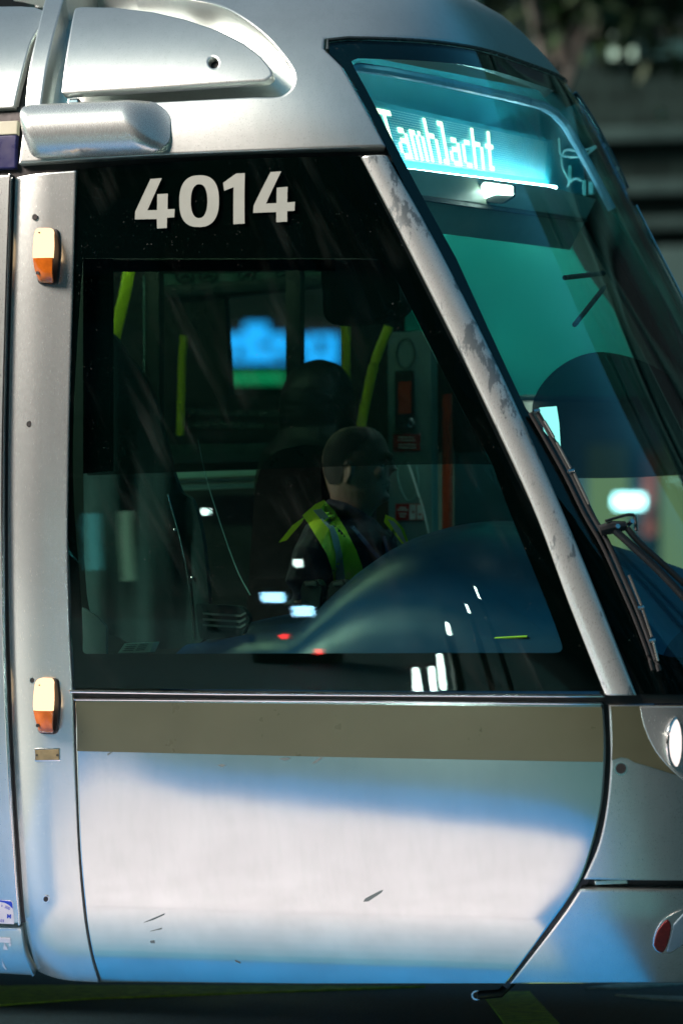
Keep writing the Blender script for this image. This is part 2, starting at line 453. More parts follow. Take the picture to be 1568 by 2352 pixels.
# lower side panel
left_seam = curve_pts([(172, 1606), (176, 1750), (184, 1950), (198, 2100), (213, 2190), (232, 2258)], 6)
right_seam = curve_pts([(1385, 1618), (1390, 1700), (1389, 1760), (1381, 1850), (1361, 1940), (1328, 2030), (1265, 2120), (1160, 2262)], 6)
side_o = V(left_seam+[(700, 2263)]+right_seam[::-1]+[(1378, 1613), (700, 1608)])
panel('side_panel', side_o, M['silver_low'], tram, thick=.025, bevel=.005)
band_o = V([(174, 1611), (1381, 1624), (1384, 1750), (780, 1739), (178, 1725)])
panel('waist_band', band_o, M['beige'], tram, off=.0015, thick=.002, bevel=0)
# pillar between cab window and door
pl_left = curve_pts([(26, 402), (16, 700), (10, 1000), (9, 1250), (13, 1500), (23, 1750), (39, 2000), (52, 2140), (72, 2225), (82, 2250)], 5)
pl_right = curve_pts([(175, 391), (166, 700), (158, 1000), (155, 1250), (160, 1450), (167, 1590), (172, 1750), (180, 1950), (193, 2100), (208, 2190), (227, 2258)], 5)
PL = V(pl_left+pl_right[::-1])
_sm = Spline(V(pl_left)[::-1][:, 1], V(pl_left)[::-1][:, 0]); _sr = Spline(V(pl_right)[::-1][:, 1], V(pl_right)[::-1][:, 0])
def pillar_round(s, z):
    a, b = _sm(z), _sr(z); t = np.clip((s-a)/(b-a), 0, 1)
    return -.030*np.clip((.62-t)/.62, 0, 1)**2.0
panel('door_pillar', PL, M['silver_mid'], tram, thick=.025, bevel=.004, offfn=pillar_round, step=.02)

# upper fairing and roof, one sheet with the recess cut out of it
rec_o = V(curve_pts([(95, 247), (107, 165), (124, 85), (150, -12)], 5)+curve_pts([(220, -34), (330, -27), (430, -3), (500, 12), (556, 40), (612, 84), (655, 135), (674, 168), (672, 195), (656, 213), (634, 221), (580, 222)], 6)+[(185, 243)])
fair_edge_ws = [(888, 334), (839, 240), (790, 152)]
ws_near_px = [(1470, 1594), (1380, 1400), (1279, 1143), (1180, 925), (1006, 572), (940, 445), (891, 345), (839, 240), (790, 152)]
ws_near = V(ws_near_px)
ZT = 3.025
ws_top_near = np.array([[ws_near[-1][0]-.030, 2.985], [ws_near[-1][0]-.015, ZT-.008], [ws_near[-1][0]+.05, ZT]])
ws_outline = np.concatenate([ws_near, ws_top_near, far(ws_top_near)[::-1], far(ws_near)[::-1]])
bottom_edge = V(curve_pts([(42, 376), (80, 373), (200, 366), (361, 357), (600, 347), (784, 340), (884, 337)], 4))
left_edge = V(curve_pts([(44, 370), (54, 285), (64, 170), (82, 85), (103, 0), (116, -32)], 4))
topz = 3.362
roof_near = np.array([[-3.2, 2.606], [-3.2, 3.0]])
wt = ws_top_near
fair_o = np.concatenate([bottom_edge, V([(888, 334)])+[[-.004, 0]], V([(839, 240), (790, 152)])-[[.006, 0]], wt+[[-.008, .006], ], far(wt)[::-1]+[[.008, .006]],
                         far(V([(790, 152), (839, 240), (888, 334)]))+[[.006, 0]], far(bottom_edge)[::-1], far(left_edge)[:1], [[2*SC-left_edge[-1][0], topz]], [[left_edge[-1][0], topz]], left_edge[::-1]])
panel('roof_fairing', fair_o, M['silver'], tram, thick=.085, bevel=.006, holes=[rec_o], step=.045)
rc = rec_o.mean(0)
panel('recess_floor', rc+(rec_o-rc)*1.04, M['silver'], tram, off=-.085, thick=.01, bevel=0)
flap_o = V(rounded([(172, 20), (185, 17), (260, 18), (350, 28), (425, 45), (500, 70), (560, 100), (600, 130), (624, 160), (628, 176), (612, 187), (525, 192), (350, 204), (250, 210), (150, 217), (142, 214), (143, 200), (150, 140), (160, 80)], 6, 3))
hole_c = V([(491+11*math.cos(a), 145+12*math.sin(a)) for a in np.linspace(0, 2*math.pi, 20)[:-1]])
panel('hatch', flap_o, M['silver'], tram, off=.004, thick=.03, bevel=.006, holes=[hole_c], step=.03)
panel('latch', hole_c.mean(0)+(hole_c-hole_c.mean(0))*1.1, M['hole'], tram, off=-.018, thick=.006, bevel=0, step=.008)
panel('hinge', V([(150, 219), (175, 218), (175, 243), (150, 244)]), M['chrome'], tram, off=-.02, thick=.03, bevel=.003)
panel('gutter', V([(186, 222), (565, 203), (560, 222), (186, 240)]), M['blue_band'], tram, off=-.07, thick=.005, bevel=.002)

# blister under the recess
bl_o = V(rounded([(64, 262), (92, 247), (360, 235), (392, 262), (393, 330), (362, 356), (84, 367), (66, 340)], [18, 12, 24, 24, 24, 20, 16, 18], 4))
_bc = bl_o.mean(0); _bh = (bl_o[:, 1].max()-bl_o[:, 1].min())/2; _bl, _br = bl_o[:, 0].min(), bl_o[:, 0].max()
def blister(s, z):
    zc = _bc[1]+.012*(s-_bc[0])
    v = np.clip(np.abs(z-zc)/_bh, 0, 1); e = np.clip((s-_bl)/.05, 0, 1); f = np.clip((_br-s)/.15, 0, 1)
    return .075*np.sqrt(np.clip(1-v**2.2, 0, 1))*np.sqrt(np.clip(1-(1-e)**2, 0, 1))*(f*f*(3-2*f))
panel('blister', bl_o, M['silver_peel'], tram, off=.002, thick=.004, bevel=0, offfn=blister, step=.012, back=False, sharp=60)

# previous body section at the far left
panel('rear_roof_panel', V(curve_pts([(-60, 0), (95, 8), (66, 90), (38, 195), (28, 241)], 5)+[(-60, 246)]), M['silver'], tram, off=-.02, thick=.03, bevel=.004)
panel('rear_roof_panel', V([(-500, -40), (-62, -20), (-62, 246), (-500, 262)]), M['silver'], tram, off=-.02, thick=.03, bevel=.004)
panel('cream_strip', V([(-300, 290), (37, 272), (35, 304), (-300, 320)]), M['cream'], tram, off=-.016, thick=.02, bevel=.002)
panel('navy_strip', V([(-300, 322), (34, 306), (31, 383), (-300, 394)]), M['blue_band'], tram, off=-.016, thick=.02, bevel=.002)
dr = curve_pts([(23, 398), (13, 700), (6, 1000), (5, 1250), (8, 1500), (18, 1750), (33, 2000), (44, 2128)], 5)
panel('door', V([(-330, 412)]+dr+[(-330, 2120)]), M['silver'], tram, off=-.012, thick=.03, bevel=.006)
panel('door_sill', V([(-330, 2132)]+curve_pts([(46, 2139), (56, 2200), (72, 2238), (78, 2250)], 5)+[(-330, 2225)]), M['silver'], tram, off=-.012, thick=.03, bevel=.006)

# dark structure right behind the seams
def strip(name, pts, w, m, off, thick=.01, **kw):
    q = V(pts); t = np.gradient(q, axis=0); t /= np.linalg.norm(t, axis=1, keepdims=True); n = np.stack([-t[:, 1], t[:, 0]], -1)
    return panel(name, np.concatenate([q+n*w/2, (q-n*w/2)[::-1]]), m, tram, off=off, thick=thick, step=max(.015, w/3), **kw)
strip('seam_seal', right_seam+[(1150, 2275)], .05, M['seal'], -.02, bevel=0)
strip('seam_seal', [(a-1, b) for a, b in left_seam], .03, M['seal'], -.012, bevel=0)
strip('door_seal', [((a[0]+b[0])/2-1, (a[1]+b[1])/2) for a, b in zip(V and pl_left[:36], dr[:36])], .03, M['seal'], -.03, bevel=0)
strip('door_trim', [(a-1.0, b) for a, b in dr], .007, M['chrome'], -.004, thick=.02, bevel=.002)
strip('eaves_seal', [(-100, 405), (30, 392), (200, 378), (400, 364), (640, 353), (800, 349), (900, 347)], .06, M['seal'], -.035, bevel=0)
strip('gangway_seal', [(100, -10), (80, 40), (58, 150), (45, 250), (36, 380)], .07, M['seal'], -.055, bevel=0)
strip('rear_roof_seal', [(-300, 278), (48, 254)], .06, M['seal'], -.04, bevel=0)
strip('rear_eaves_seal', [(-300, 408), (40, 390)], .05, M['seal'], -.045, bevel=0)
# waist rail
strip('window_rail', [(160, 1588), (500, 1593), (900, 1596), (1388, 1598)], .009, M['chrome'], .004, thick=.02, bevel=.0025)
strip('waist_seal', [(150, 1597), (500, 1600), (900, 1603), (1400, 1607), (1500, 1604), (1600, 1603)], .03, M['seal'], -.012, bevel=0)
strip('panel_rail', [(170, 1606), (500, 1608), (900, 1611), (1383, 1616)], .008, M['chrome'], .003, thick=.02, bevel=.0025)

# cab side window: glass, printed border, number
win_o_px = [(178, 388), (360, 372), (600, 362), (826, 357), (934, 582), (1080, 872), (1219, 1163), (1386, 1588), (900, 1588), (500, 1584), (168, 1581), (161, 1450), (156, 1250), (159, 1000), (167, 700)]
win_o = V(rounded(win_o_px, [3, 0, 0, 4, 0, 0, 0, 8, 0, 0, 4, 0, 0, 0, 0], 3))
clear_o = V(rounded([(187, 592), (870, 592), (905, 632), (1128, 1062), (1296, 1500), (187, 1503)], [10, 14, 20, 20, 26, 12], 5))
panel('window_print', win_o, M['black'], tram, off=-.0086, thick=.004, bevel=0, holes=[clear_o], step=.05)
panel('side_window', win_o, M['side_glass'], tram, off=-.004, thick=.004, bevel=0, step=.05)
Z2 = lambda L: V([(a/2, b/2) for a, b in L])
bm = bmesh.new()
four = [(620, 1008), (622, 972), (692, 822), (744, 818), (678, 966), (722, 965), (723, 892), (772, 889), (770, 961), (803, 960), (801, 998), (768, 1000), (767, 1047), (722, 1050), (721, 1006)]
four_b = [(1163, 978), (1165, 945), (1243, 790), (1292, 787), (1222, 935), (1270, 933), (1271, 862), (1321, 858), (1319, 930), (1355, 927), (1353, 968), (1319, 970), (1319, 1018), (1269, 1021), (1269, 974)]
one = [(1025, 840), (1085, 797), (1125, 795), (1124, 1027), (1072, 1030), (1073, 860), (1030, 876)]
def sup(cx, cy, rx, ry, e, n=48, sk=-.03):
    return [(cx+rx*math.copysign(abs(math.cos(a))**(2/e), math.cos(a)), cy+ry*math.copysign(abs(math.sin(a))**(2/e), math.sin(a))+sk*rx*math.cos(a)) for a in np.linspace(0, 2*math.pi, n+1)[:-1]]
for d, h in ((four, ()), (sup(915, 924, 91, 119, 2.5), (Z2(sup(915, 924, 38, 78, 2.3)),)), (one, ()), (four_b, ())):
    panel_bm(bm, Z2(d), off=.0001, thick=.0006, bevel=0, holes=h, step=.02)
obj('fleet_number', bm, M['number'], tram)

# silver front pillar
ap = curve_pts([(829, 360), (936, 566), (1085, 865), (1219, 1154), (1305, 1385), (1388, 1597)], 6)
ap2 = curve_pts([(889, 357), (1006, 566), (1155, 865), (1284, 1154), (1375, 1375), (1461, 1597)], 6)
AP = V(ap+ap2[::-1])
_a1, _a2 = V(ap), V(ap2); _f1 = Spline(_a1[::-1][:, 1], _a1[::-1][:, 0]); _f2 = Spline(_a2[::-1][:, 1], _a2[::-1][:, 0])
def pillar_bulge(s, z):
    t = np.clip((s-_f1(z))/(_f2(z)-_f1(z)), 0, 1); return .016*np.sqrt(np.clip(1-(2*t-1)**2, 0, 1))
panel('front_pillar', AP, M['silver_worn'], tram, off=-.004, thick=.02, bevel=.004, offfn=pillar_bulge, step=.014)
panel('pillar_seal', V([(822, 352), (905, 352), (1020, 566), (1300, 1154), (1475, 1597), (1375, 1597), (1205, 1154), (922, 566)]), M['seal'], tram, off=-.02, thick=.01, bevel=0, step=.05)

# windscreen
clear_near = V([(1512, 1500), (1500, 1480), (1400, 1240), (1311, 1060), (1209, 944-8), (1049, 590), (934, 378), (870, 255), (812, 148), (806, 133), (822, 127)])
cn = clear_near.copy()
clear_ws = np.concatenate([[[cn[0][0]+.03, cn[0][1]-.01]], cn, far(cn)[::-1]+[[-.02, 0]], far([[cn[0][0]+.05, cn[0][1]-.01]])])
panel('windscreen_print', ws_outline, M['black'], tram, off=-.010, thick=.004, bevel=0, holes=[clear_ws], step=.06)
_e = np.concatenate([ws_near, ws_top_near]); _e = _e[np.argsort(_e[:, 1])]
zs = np.concatenate([np.linspace(_e[0, 1], 2.98, 60), np.linspace(2.985, ZT-.001, 8)]); se = np.interp(zs, _e[:, 1], _e[:, 0]); tt = np.linspace(0, 1, 90)
bm = bmesh.new(); sides = []
for o_ in (-.003, -.008):
    rows = []
    for z, a in zip(zs, se):
        s_ = a+(2*SC-2*a)*tt; P = shell(s_, np.full(90, z))+o_*normal(s_, np.full(90, z)); rows.append([bm.verts.new(tuple(p)) for p in P])
    for A, B in zip(rows, rows[1:]):
        for k in range(89): bm.faces.new([A[k], A[k+1], B[k+1], B[k]] if o_ == -.003 else [A[k], B[k], B[k+1], A[k+1]])
    sides.append(rows[0]+[r[-1] for r in rows[1:-1]]+rows[-1][::-1]+[r[0] for r in rows[1:-1]][::-1])
for k in range(len(sides[0])): j = (k+1) % len(sides[0]); bm.faces.new([sides[0][k], sides[1][k], sides[1][j], sides[0][j]])
obj('windscreen', bm, M['front_glass'], tram, True, 60)

# nose below the windscreen
ns = curve_pts([(1396, 1619), (1400, 1700), (1400, 1760), (1392, 1850), (1373, 1940), (1338, 2021)], 6)
NS = V(ns)
nose_o = np.concatenate([NS, [[SC+1.2, NS[-1][1]]], [[SC+1.2, NS[0][1]-.002]]])
panel('nose_panel', nose_o, M['silver_nose'], tram, thick=.03, bevel=.006, step=.045)
bs = curve_pts([(1331, 2041), (1285, 2110), (1168, 2262)], 6)
BS = V(bs)
bump_o = np.concatenate([BS, [[BS[-1][0]+.35, BS[-1][1]+.012]], [[SC+1.2, BS[-1][1]+.05]], [[SC+1.2, BS[0][1]+.004]]])
panel('bumper', bump_o, M['silver_nose'], tram, thick=.03, bevel=.007, step=.045)
strip('bumper_seal', [(1325, 2032), (1440, 2029), (1600, 2024)], .06, M['seal'], -.03, bevel=0)
#@@END_TRAM

#@@TRIM
# ------------------------------------------------------------------ tram: lamps, wiper, small fittings
def disc_px(cx, cy, rx, ry=None, n=20): return [(cx+rx*math.cos(a), cy+(ry or rx)*math.sin(a)) for a in np.linspace(0, 2*math.pi, n+1)[:-1]]
for hx, hy, hr in ((81, 499, 5), (67, 974, 5), (74, 1563, 5), (106, 2065, 5.5)):
    panel('screw_hole', V(disc_px(hx, hy, hr, hr*1.15)), M['hole'], tram, off=.0008-.004*(hx < 75), thick=.003, bevel=0, step=.006)
    panel('hole_rim', V(disc_px(hx, hy, hr+1.6, hr*1.15+1.6)), M['chrome'], tram, off=.0003-.004*(hx < 75), thick=.003, bevel=0, holes=[V(disc_px(hx, hy, hr, hr*1.15))], step=.006)
for dy in (0, 1031):
    full = rounded([(93, 525+dy), (126, 526+dy), (134, 570+dy), (131, 652+dy), (92, 650+dy), (86, 600+dy)], [8, 8, 30, 12, 12, 30], 5)
    F = V(full); c = F.mean(0)
    lamp = panel('marker_light', c+(F-c)*[[1.16, 1.03]]+[[.004, -.003]], M['seal'], tram, off=.008, thick=.012, bevel=.004, step=.012)
    lz0, lz1 = F[:, 1].min(), F[:, 1].max(); ls0, ls1 = F[:, 0].min(), F[:, 0].max()
    def dome(s, z):
        a = np.clip(1-np.abs((s-(ls0+ls1)/2)/((ls1-ls0)/2))**2.6, 0, 1); b = np.clip(1-np.abs((z-(lz0+lz1)/2)/((lz1-lz0)/2))**6, 0, 1); return .034*np.sqrt(a*b)
    cut = lz1-.57*(lz1-lz0)
    def clip(poly, up):
        out = []; 
        for p, q in zip(poly, np.roll(poly, -1, 0)):
            ip = (p[1] >= cut) == up; iq = (q[1] >= cut) == up
            if ip: out.append(p)
            if ip != iq: t = (cut-p[1])/(q[1]-p[1]); out.append(p+(q-p)*t)
        return np.array(out)
    panel('amber_lens', clip(F, False), M['amber'], lamp, off=.010, thick=.008, bevel=0, offfn=dome, step=.008, sharp=70)
    panel('lit_lens', clip(F, True), M['marker_lit'], lamp, off=.010, thick=.008, bevel=0, offfn=dome, step=.008, sharp=70)
    panel('lens_screw', V(disc_px(102, 540+dy, 2.6)), M['hole'], lamp, off=.040, thick=.004, bevel=0, step=.004)
    panel('lens_screw', V(disc_px(98, 631+dy, 4)), M['hole'], lamp, off=.040, thick=.004, bevel=0, step=.005)
brass = mat('dull_brass', (.30, .24, .12), .4, .6, .25, 40)
pl = panel('rating_plate', V(rounded([(79, 1719), (139, 1718), (140, 1748), (80, 1749)], 3, 3)), M['chrome'], tram, off=.0005, thick=.004, bevel=.001, step=.012)
panel('plate_face', V([(82, 1722), (136, 1721), (137, 1745), (83, 1746)]), brass, pl, off=.0020, thick=.002, bevel=.0004, step=.012)
for hx in (86, 133): panel('plate_screw', V(disc_px(hx, 1734, 2.4)), M['seal'], pl, off=.0032, thick=.002, bevel=0, step=.004)
# scrapes
grime = mat('scrape_primer', (.10, .14, .14), .6)
for i, P in enumerate(([(834, 2071), (838, 2064), (872, 2046), (880, 2044), (876, 2050), (846, 2070)], [(714, 1755), (722, 1748), (738, 1738), (740, 1741), (726, 1752)], [(640, 1742), (660, 1740), (668, 1743), (655, 1747)],
                       [(499, 1757), (510, 1755), (520, 1758), (510, 1762)], [(330, 2119), (352, 2109), (378, 2098), (378, 2101), (352, 2113)], [(345, 2139), (372, 2131), (372, 2134)], [(345, 2161), (355, 2160), (356, 2166), (347, 2166)],
                       [(540, 2205), (552, 2210), (553, 2213), (541, 2208)], [(247, 1731), (256, 1726), (257, 1729), (249, 1735)])):
    panel('scrape', V(P), grime, tram, off=.0012+.0016*(P[0][1] < 1750), thick=.001, bevel=0, step=.02)
# sticker and pictogram at the far left
white_v = mat('white_vinyl', (.72, .70, .72), .4, var=.03); blue_v = mat('blue_vinyl', (.01, .05, .5), .4, var=.05)
Z3 = lambda L: V([(a*.16, 2007+b*.16) for a, b in L])
stk = panel('sticker', Z3([(-240, 400), (140, 418), (165, 440), (190, 755), (-240, 735)]), white_v, tram, off=-.0105, thick=.002, bevel=0, step=.02)
panel('sticker_corner', Z3([(-30, 404), (140, 419), (163, 442), (170, 528), (120, 475), (60, 440), (-30, 420)]), blue_v, stk, off=-.0095, thick=.001, bevel=0, step=.01)
pic = mat('white_pictogram_paint', (.75, .74, .75), .4, var=.03)
for P in ([(-200, 945), (135, 957), (142, 1025), (-200, 1015)], [(50, 1022), (35, 1120), (105, 1130)], [(130+19*math.cos(a), 1054+24*math.sin(a)) for a in np.linspace(0, 6.28, 13)[:-1]], [(12, 1250), (25, 1300), (85, 1415), (72, 1418), (25, 1355), (20, 1310)]):
    panel('pictogram', Z3(P), pic, tram, off=-.0105, thick=.001, bevel=0, step=.012)
def text_mesh(txt, size, bold=0.0):
    c = bpy.data.curves.new('lettering', 'FONT'); c.body = txt; c.size = size; c.offset = bold; c.resolution_u = 3
    o = bpy.data.objects.new('lettering', c); COL.objects.link(o)
    dg = bpy.context.evaluated_depsgraph_get(); me = bpy.data.meshes.new_from_object(o.evaluated_get(dg))
    bpy.data.objects.remove(o); bpy.data.curves.remove(c); return me
def lettering(name, txt, size, m, parent, mapfn, bold=0.0, width=None):
    """flat letters laid on a surface: mapfn(u, v) gives the 3-D point, u and v in the text's own units"""
    me = text_mesh(txt, size, bold)
    k = 1.0
    if width: xs = [v.co.x for v in me.vertices]; k = width/max(1e-6, max(xs)-min(xs))
    for v in me.vertices: v.co = mapfn(v.co.x*k, v.co.y)
    return link_obj(name, me, m, parent, False)
def on_skin(cx, cy, ang=0.0, off=0.0):
    def f(u, v):
        a = R(ang); x, y = u*math.cos(a)-v*math.sin(a), u*math.sin(a)+v*math.cos(a); return on_shell(cx+x, cy-y, off)
    return f
lettering('sticker_letter', 'M', 13, blue_v, stk, on_skin(14, 2113, -4, -.0090), .4)
lettering('sticker_letter', '300', 9, blue_v, stk, on_skin(8, 2089, -24, -.0090), .1)
lettering('sticker_letter', 's', 9, blue_v, stk, on_skin(0.5, 2086, -14, -.0090), .1)
lettering('sticker_letter', '03', 9, blue_v, stk, on_skin(-1, 2122, -4, -.0090), .1)

# nose: beige band, headlight, tow eye, bumper lamp
panel('waist_band', V([(1402, 1622), (1640, 1618), (1640, 1800), (1554, 1781), (1500, 1764), (1456, 1751), (1440, 1742), (1425, 1740), (1404, 1746)]), M['beige'], tram, off=.0015, thick=.002, bevel=0, step=.05)
panel('tow_eye', V(disc_px(1425, 1765, 12, 12)), M['hole'], tram, off=.0012, thick=.004, bevel=0, step=.01)
panel('tow_eye_rim', V(disc_px(1424, 1766, 15, 15)), M['chrome'], tram, off=.0006, thick=.004, bevel=0, step=.01)
hl = panel('headlight', V(curve_pts([(1467, 1622), (1476, 1664), (1493, 1706), (1516, 1742), (1556, 1783), (1600, 1812)], 5)+[(1690, 1790), (1690, 1620)]), M['silver_mid'], tram, off=.004, thick=.006, bevel=.003, step=.03)
hc = on_shell(1537, 1707, -.036); hax = Vector((math.cos(R(12)), -math.sin(R(12)), 0)); hu = Vector((-hax.y, hax.x, 0)); hv = Vector((0, 0, 1))
def round_lens(name, c, r, dep, m, parent, dome=.3):
    bm = bmesh.new(); rings = []; n = 36
    for k in range(6):
        t = k/5*math.pi/2; rr = r*math.cos(t) if k < 5 else r*.02
        rings.append([bm.verts.new(c+hax*(dep+dome*r*math.sin(t))+hu*rr*math.cos(a)+hv*rr*math.sin(a)) for a in np.linspace(0, 2*math.pi, n+1)[:-1]])
    for A, B in zip(rings, rings[1:]):
        for i in range(n): bm.faces.new([A[i], A[(i+1) % n], B[(i+1) % n], B[i]])
    bm.faces.new(rings[-1]); return obj(name, bm, m, parent)
tube('lamp_rim', [hc+hax*.034+hu*.075*math.cos(a)+hv*.075*math.sin(a) for a in np.linspace(0, 2*math.pi, 41)], .005, M['chrome'], hl, n=8)
round_lens('lit_lens', hc, .074, .034, emit('lit_headlight', (1, .88, .84), .45), hl, .22)
red_l = mat('red_reflector_plastic', (.16, .008, .008), .15, coat=.5, nscale=90, var=.4)
bl = panel('bumper_lamp', V(curve_pts([(1497, 2170), (1500, 2150), (1508, 2130), (1526, 2108), (1570, 2086), (1610, 2080)], 4)+curve_pts([(1640, 2120), (1600, 2155), (1566, 2172), (1540, 2188), (1518, 2189), (1503, 2182)], 4)), M['chrome'], tram, off=.003, thick=.008, bevel=.003, step=.02)
panel('red_reflector', V(curve_pts([(1500, 2168), (1504, 2148), (1512, 2131), (1530, 2112), (1540, 2125), (1534, 2160), (1522, 2184), (1508, 2181)], 3)), red_l, bl, off=.007, thick=.005, bevel=.002, step=.01)
panel('clear_lens', V(curve_pts([(1545, 2122), (1575, 2092), (1605, 2085), (1630, 2115), (1590, 2150), (1545, 2180), (1530, 2184)], 3)), mat('clear_lens_plastic', (.30, .42, .48), .08, .3, coat=1), bl, off=.007, thick=.005, bevel=.002, step=.012)
panel('seam_clip', V([(1362, 2026), (1438, 2023), (1440, 2033), (1364, 2036)]), mat('pale_clip', (.45, .62, .55), .2, .5), tram, off=-.010, thick=.01, bevel=.003, step=.02)
p0 = at(1093, 2286, 13.38); tube('drain_pipe', [p0, p0+Vector((.06, .05, .002)), p0+Vector((.10, .12, .05)), p0+Vector((.11, .2, .2))], .0135, M['seal'], tram, n=16)
bm = bmesh.new()
for k in range(24):
    a0, a1 = 2*math.pi*k/24, 2*math.pi*(k+1)/24
    q = [p0-Vector(FWD)*.003+Vector(RIGHT)*math.cos(a)*r+Vector((0, 0, 1))*math.sin(a)*r for a, r in ((a0, .015), (a1, .015), (a1, .010), (a0, .010))]
    bm.faces.new([bm.verts.new(v) for v in q])
obj('pipe_rim', bm, M['chrome'], tram)
# trim round the windscreen top and far edge
wtp = [tuple(ws_top_near[-1])]+[(s, ZT) for s in np.linspace(ws_top_near[-1][0], far(wt)[-1][0], 30)[1:]]
def skin_tube(name, sz, r, m, off, parent=tram, **kw):
    q = np.array(sz); return tube(name, [Vector(p) for p in shell(q[:, 0], q[:, 1])+off*normal(q[:, 0], q[:, 1])], r, m, parent, **kw)
M['trim'] = mat('dark_trim', (.06, .08, .08), .25, .6)
skin_tube('windscreen_trim', [tuple(p) for p in wt]+wtp[1:]+[tuple(p) for p in far(wt)[::-1][1:]], .0055, M['trim'], .001)
zz = np.linspace(2.99, 1.3, 60)
sil = []
for z in zz:
    s = np.linspace(1.9, 3.3, 240); q = project(shell(s, np.full(240, z)))[0][:, 0]; sil.append((s[q.argmax()], z))
skin_tube('side_moulding', [(s+.02, z) for s, z in sil if z > 2.66], .007, M['trim'], .006)
skin_tube('side_moulding', [(s+.02, z) for s, z in sil if z < 2.63], .005, M['chrome'], .006)

# wiper
wip = tube('wiper', [on_shell(x, y, .032) for x, y in curve_pts([(1223, 950), (1264, 1022), (1304, 1095), (1347, 1182), (1387, 1252), (1430, 1345), (1463, 1420), (1490, 1490), (1508, 1543)], 4)], .0075, M['seal'], tram, n=8)
tube('blade_rubber', [on_shell(x-9, y+2, .014) for x, y in curve_pts([(1223, 950), (1264, 1022), (1304, 1095), (1347, 1182), (1387, 1252), (1430, 1345), (1463, 1420), (1490, 1490), (1505, 1538)], 4)], .006, M['hole'], wip, n=8)
stl = mat('grey_blade_steel', (.30, .32, .29), .3, .8)
for a, b in (((1240, 977), (1262, 1015)), ((1268, 1026), (1300, 1086)), ((1308, 1098), (1342, 1168)), ((1434, 1330), (1463, 1398)), ((1466, 1406), (1488, 1468)), ((1491, 1478), (1503, 1522))):
    tube('blade_spring', [on_shell(a[0], a[1], .041), on_shell(b[0], b[1], .041)], .0038, stl, wip, n=6)
for a in ((1224, 953), (1302, 1091), (1463, 1402), (1490, 1476)):
    tube('blade_clip', [on_shell(a[0]-7, a[1]+1, .036), on_shell(a[0]+6, a[1]-1, .036)], .006, M['chrome'], wip, n=6)
hinge = tube('wiper_joint', [on_shell(1368, 1228, .04), on_shell(1392, 1224, .05), on_shell(1418, 1222, .05)], [.016, .02, .014], M['seal'], wip, n=10)
tube('joint_loop', [on_shell(x, y, .06) for x, y in curve_pts([(1374, 1212), (1400, 1205), (1424, 1201), (1434, 1208), (1438, 1236)], 4)], .0042, M['seal'], wip, n=8)
for a in ((1397, 1228), (1425, 1219)): tube('joint_bolt', [on_shell(a[0], a[1], .05), on_shell(a[0], a[1], .075)], .007, M['chrome'], wip, n=10)
tube('wiper_arm', [on_shell(x, y, .055) for x, y in curve_pts([(1395, 1232), (1440, 1275), (1500, 1335), (1575, 1418), (1680, 1530)], 4)], .011, M['seal'], wip, n=8)
tube('wiper_arm', [on_shell(x, y, .055) for x, y in curve_pts([(1420, 1228), (1450, 1264), (1510, 1322), (1580, 1392), (1700, 1510)], 4)], .009, M['seal'], wip, n=8)
#@@END_TRIM

#@@CAB
# ------------------------------------------------------------------ inside the tram
dk = mat('dark_cab_lining', (.012, .020, .019), .5, var=.2)
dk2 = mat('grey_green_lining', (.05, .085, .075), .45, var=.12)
tealp = mat('pale_green_panel', (.16, .30, .28), .4, var=.08)
yel = mat('yellow_grab_pole', (.50, .62, .02), .3, coat=.4, var=.08)
redm = mat('red_enamel', (.42, .05, .02), .3, var=.1)
redp = mat('red_label', (.40, .015, .012), .5)
whp = mat('white_print', (.65, .68, .64), .5, var=.04)
def yplane(y):
    return lambda s, z, o: np.stack([s, y-o, z], -1)
def XZ(px, y): return np.array([(lambda p: (p.x, p.z))(on_y(a, b, y)) for a, b in px])
YW = 2.33
W1 = XZ([(515, 684), (655, 668), (800, 652), (800, 906), (528, 908)], YW); W2 = XZ([(935, 470), (1292, 508), (1380, 700), (1490, 925), (1720, 1500), (935, 1500)], YW)
wall_o = np.array([(-3.2, .52), (1.15, .52), (1.0, 1.1), (.62, 1.9), (.30, 2.5), (.1, 2.80), (-3.2, 2.80)])
panel('far_side_wall', wall_o, dk, tram, off=0, thick=.05, bevel=0, holes=[W1, W2], step=.25, surf=yplane(YW))
FW = V([(0, 0), (1, 1)])
far_low = np.array([(2*SC-1.3, .52), (2*SC-1.2, 1.05), (2*SC+2.5, 1.05), (2*SC+2.5, .52)])
panel('far_side_panel', far_low, M['silver'], tram, off=.03, thick=.02, bevel=0, step=.1)
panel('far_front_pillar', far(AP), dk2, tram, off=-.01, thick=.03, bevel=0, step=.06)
box('floor', (-3.2, .30, .50), (.75, 2.1, .54), dk, tram)
box('rear_bulkhead', (-3.2, .12, .34), (-3.14, 2.3, 2.9), dk, tram)
box('ceiling', (-3.1, .25, 2.60), (-.35, 2.2, 2.64), dk2, tram)
box('ceiling_light', (-2.6, 1.25, 2.575), (-.75, 1.37, 2.60), emit('lit_ceiling_light', (.75, 1, .62), 4.5), tram)
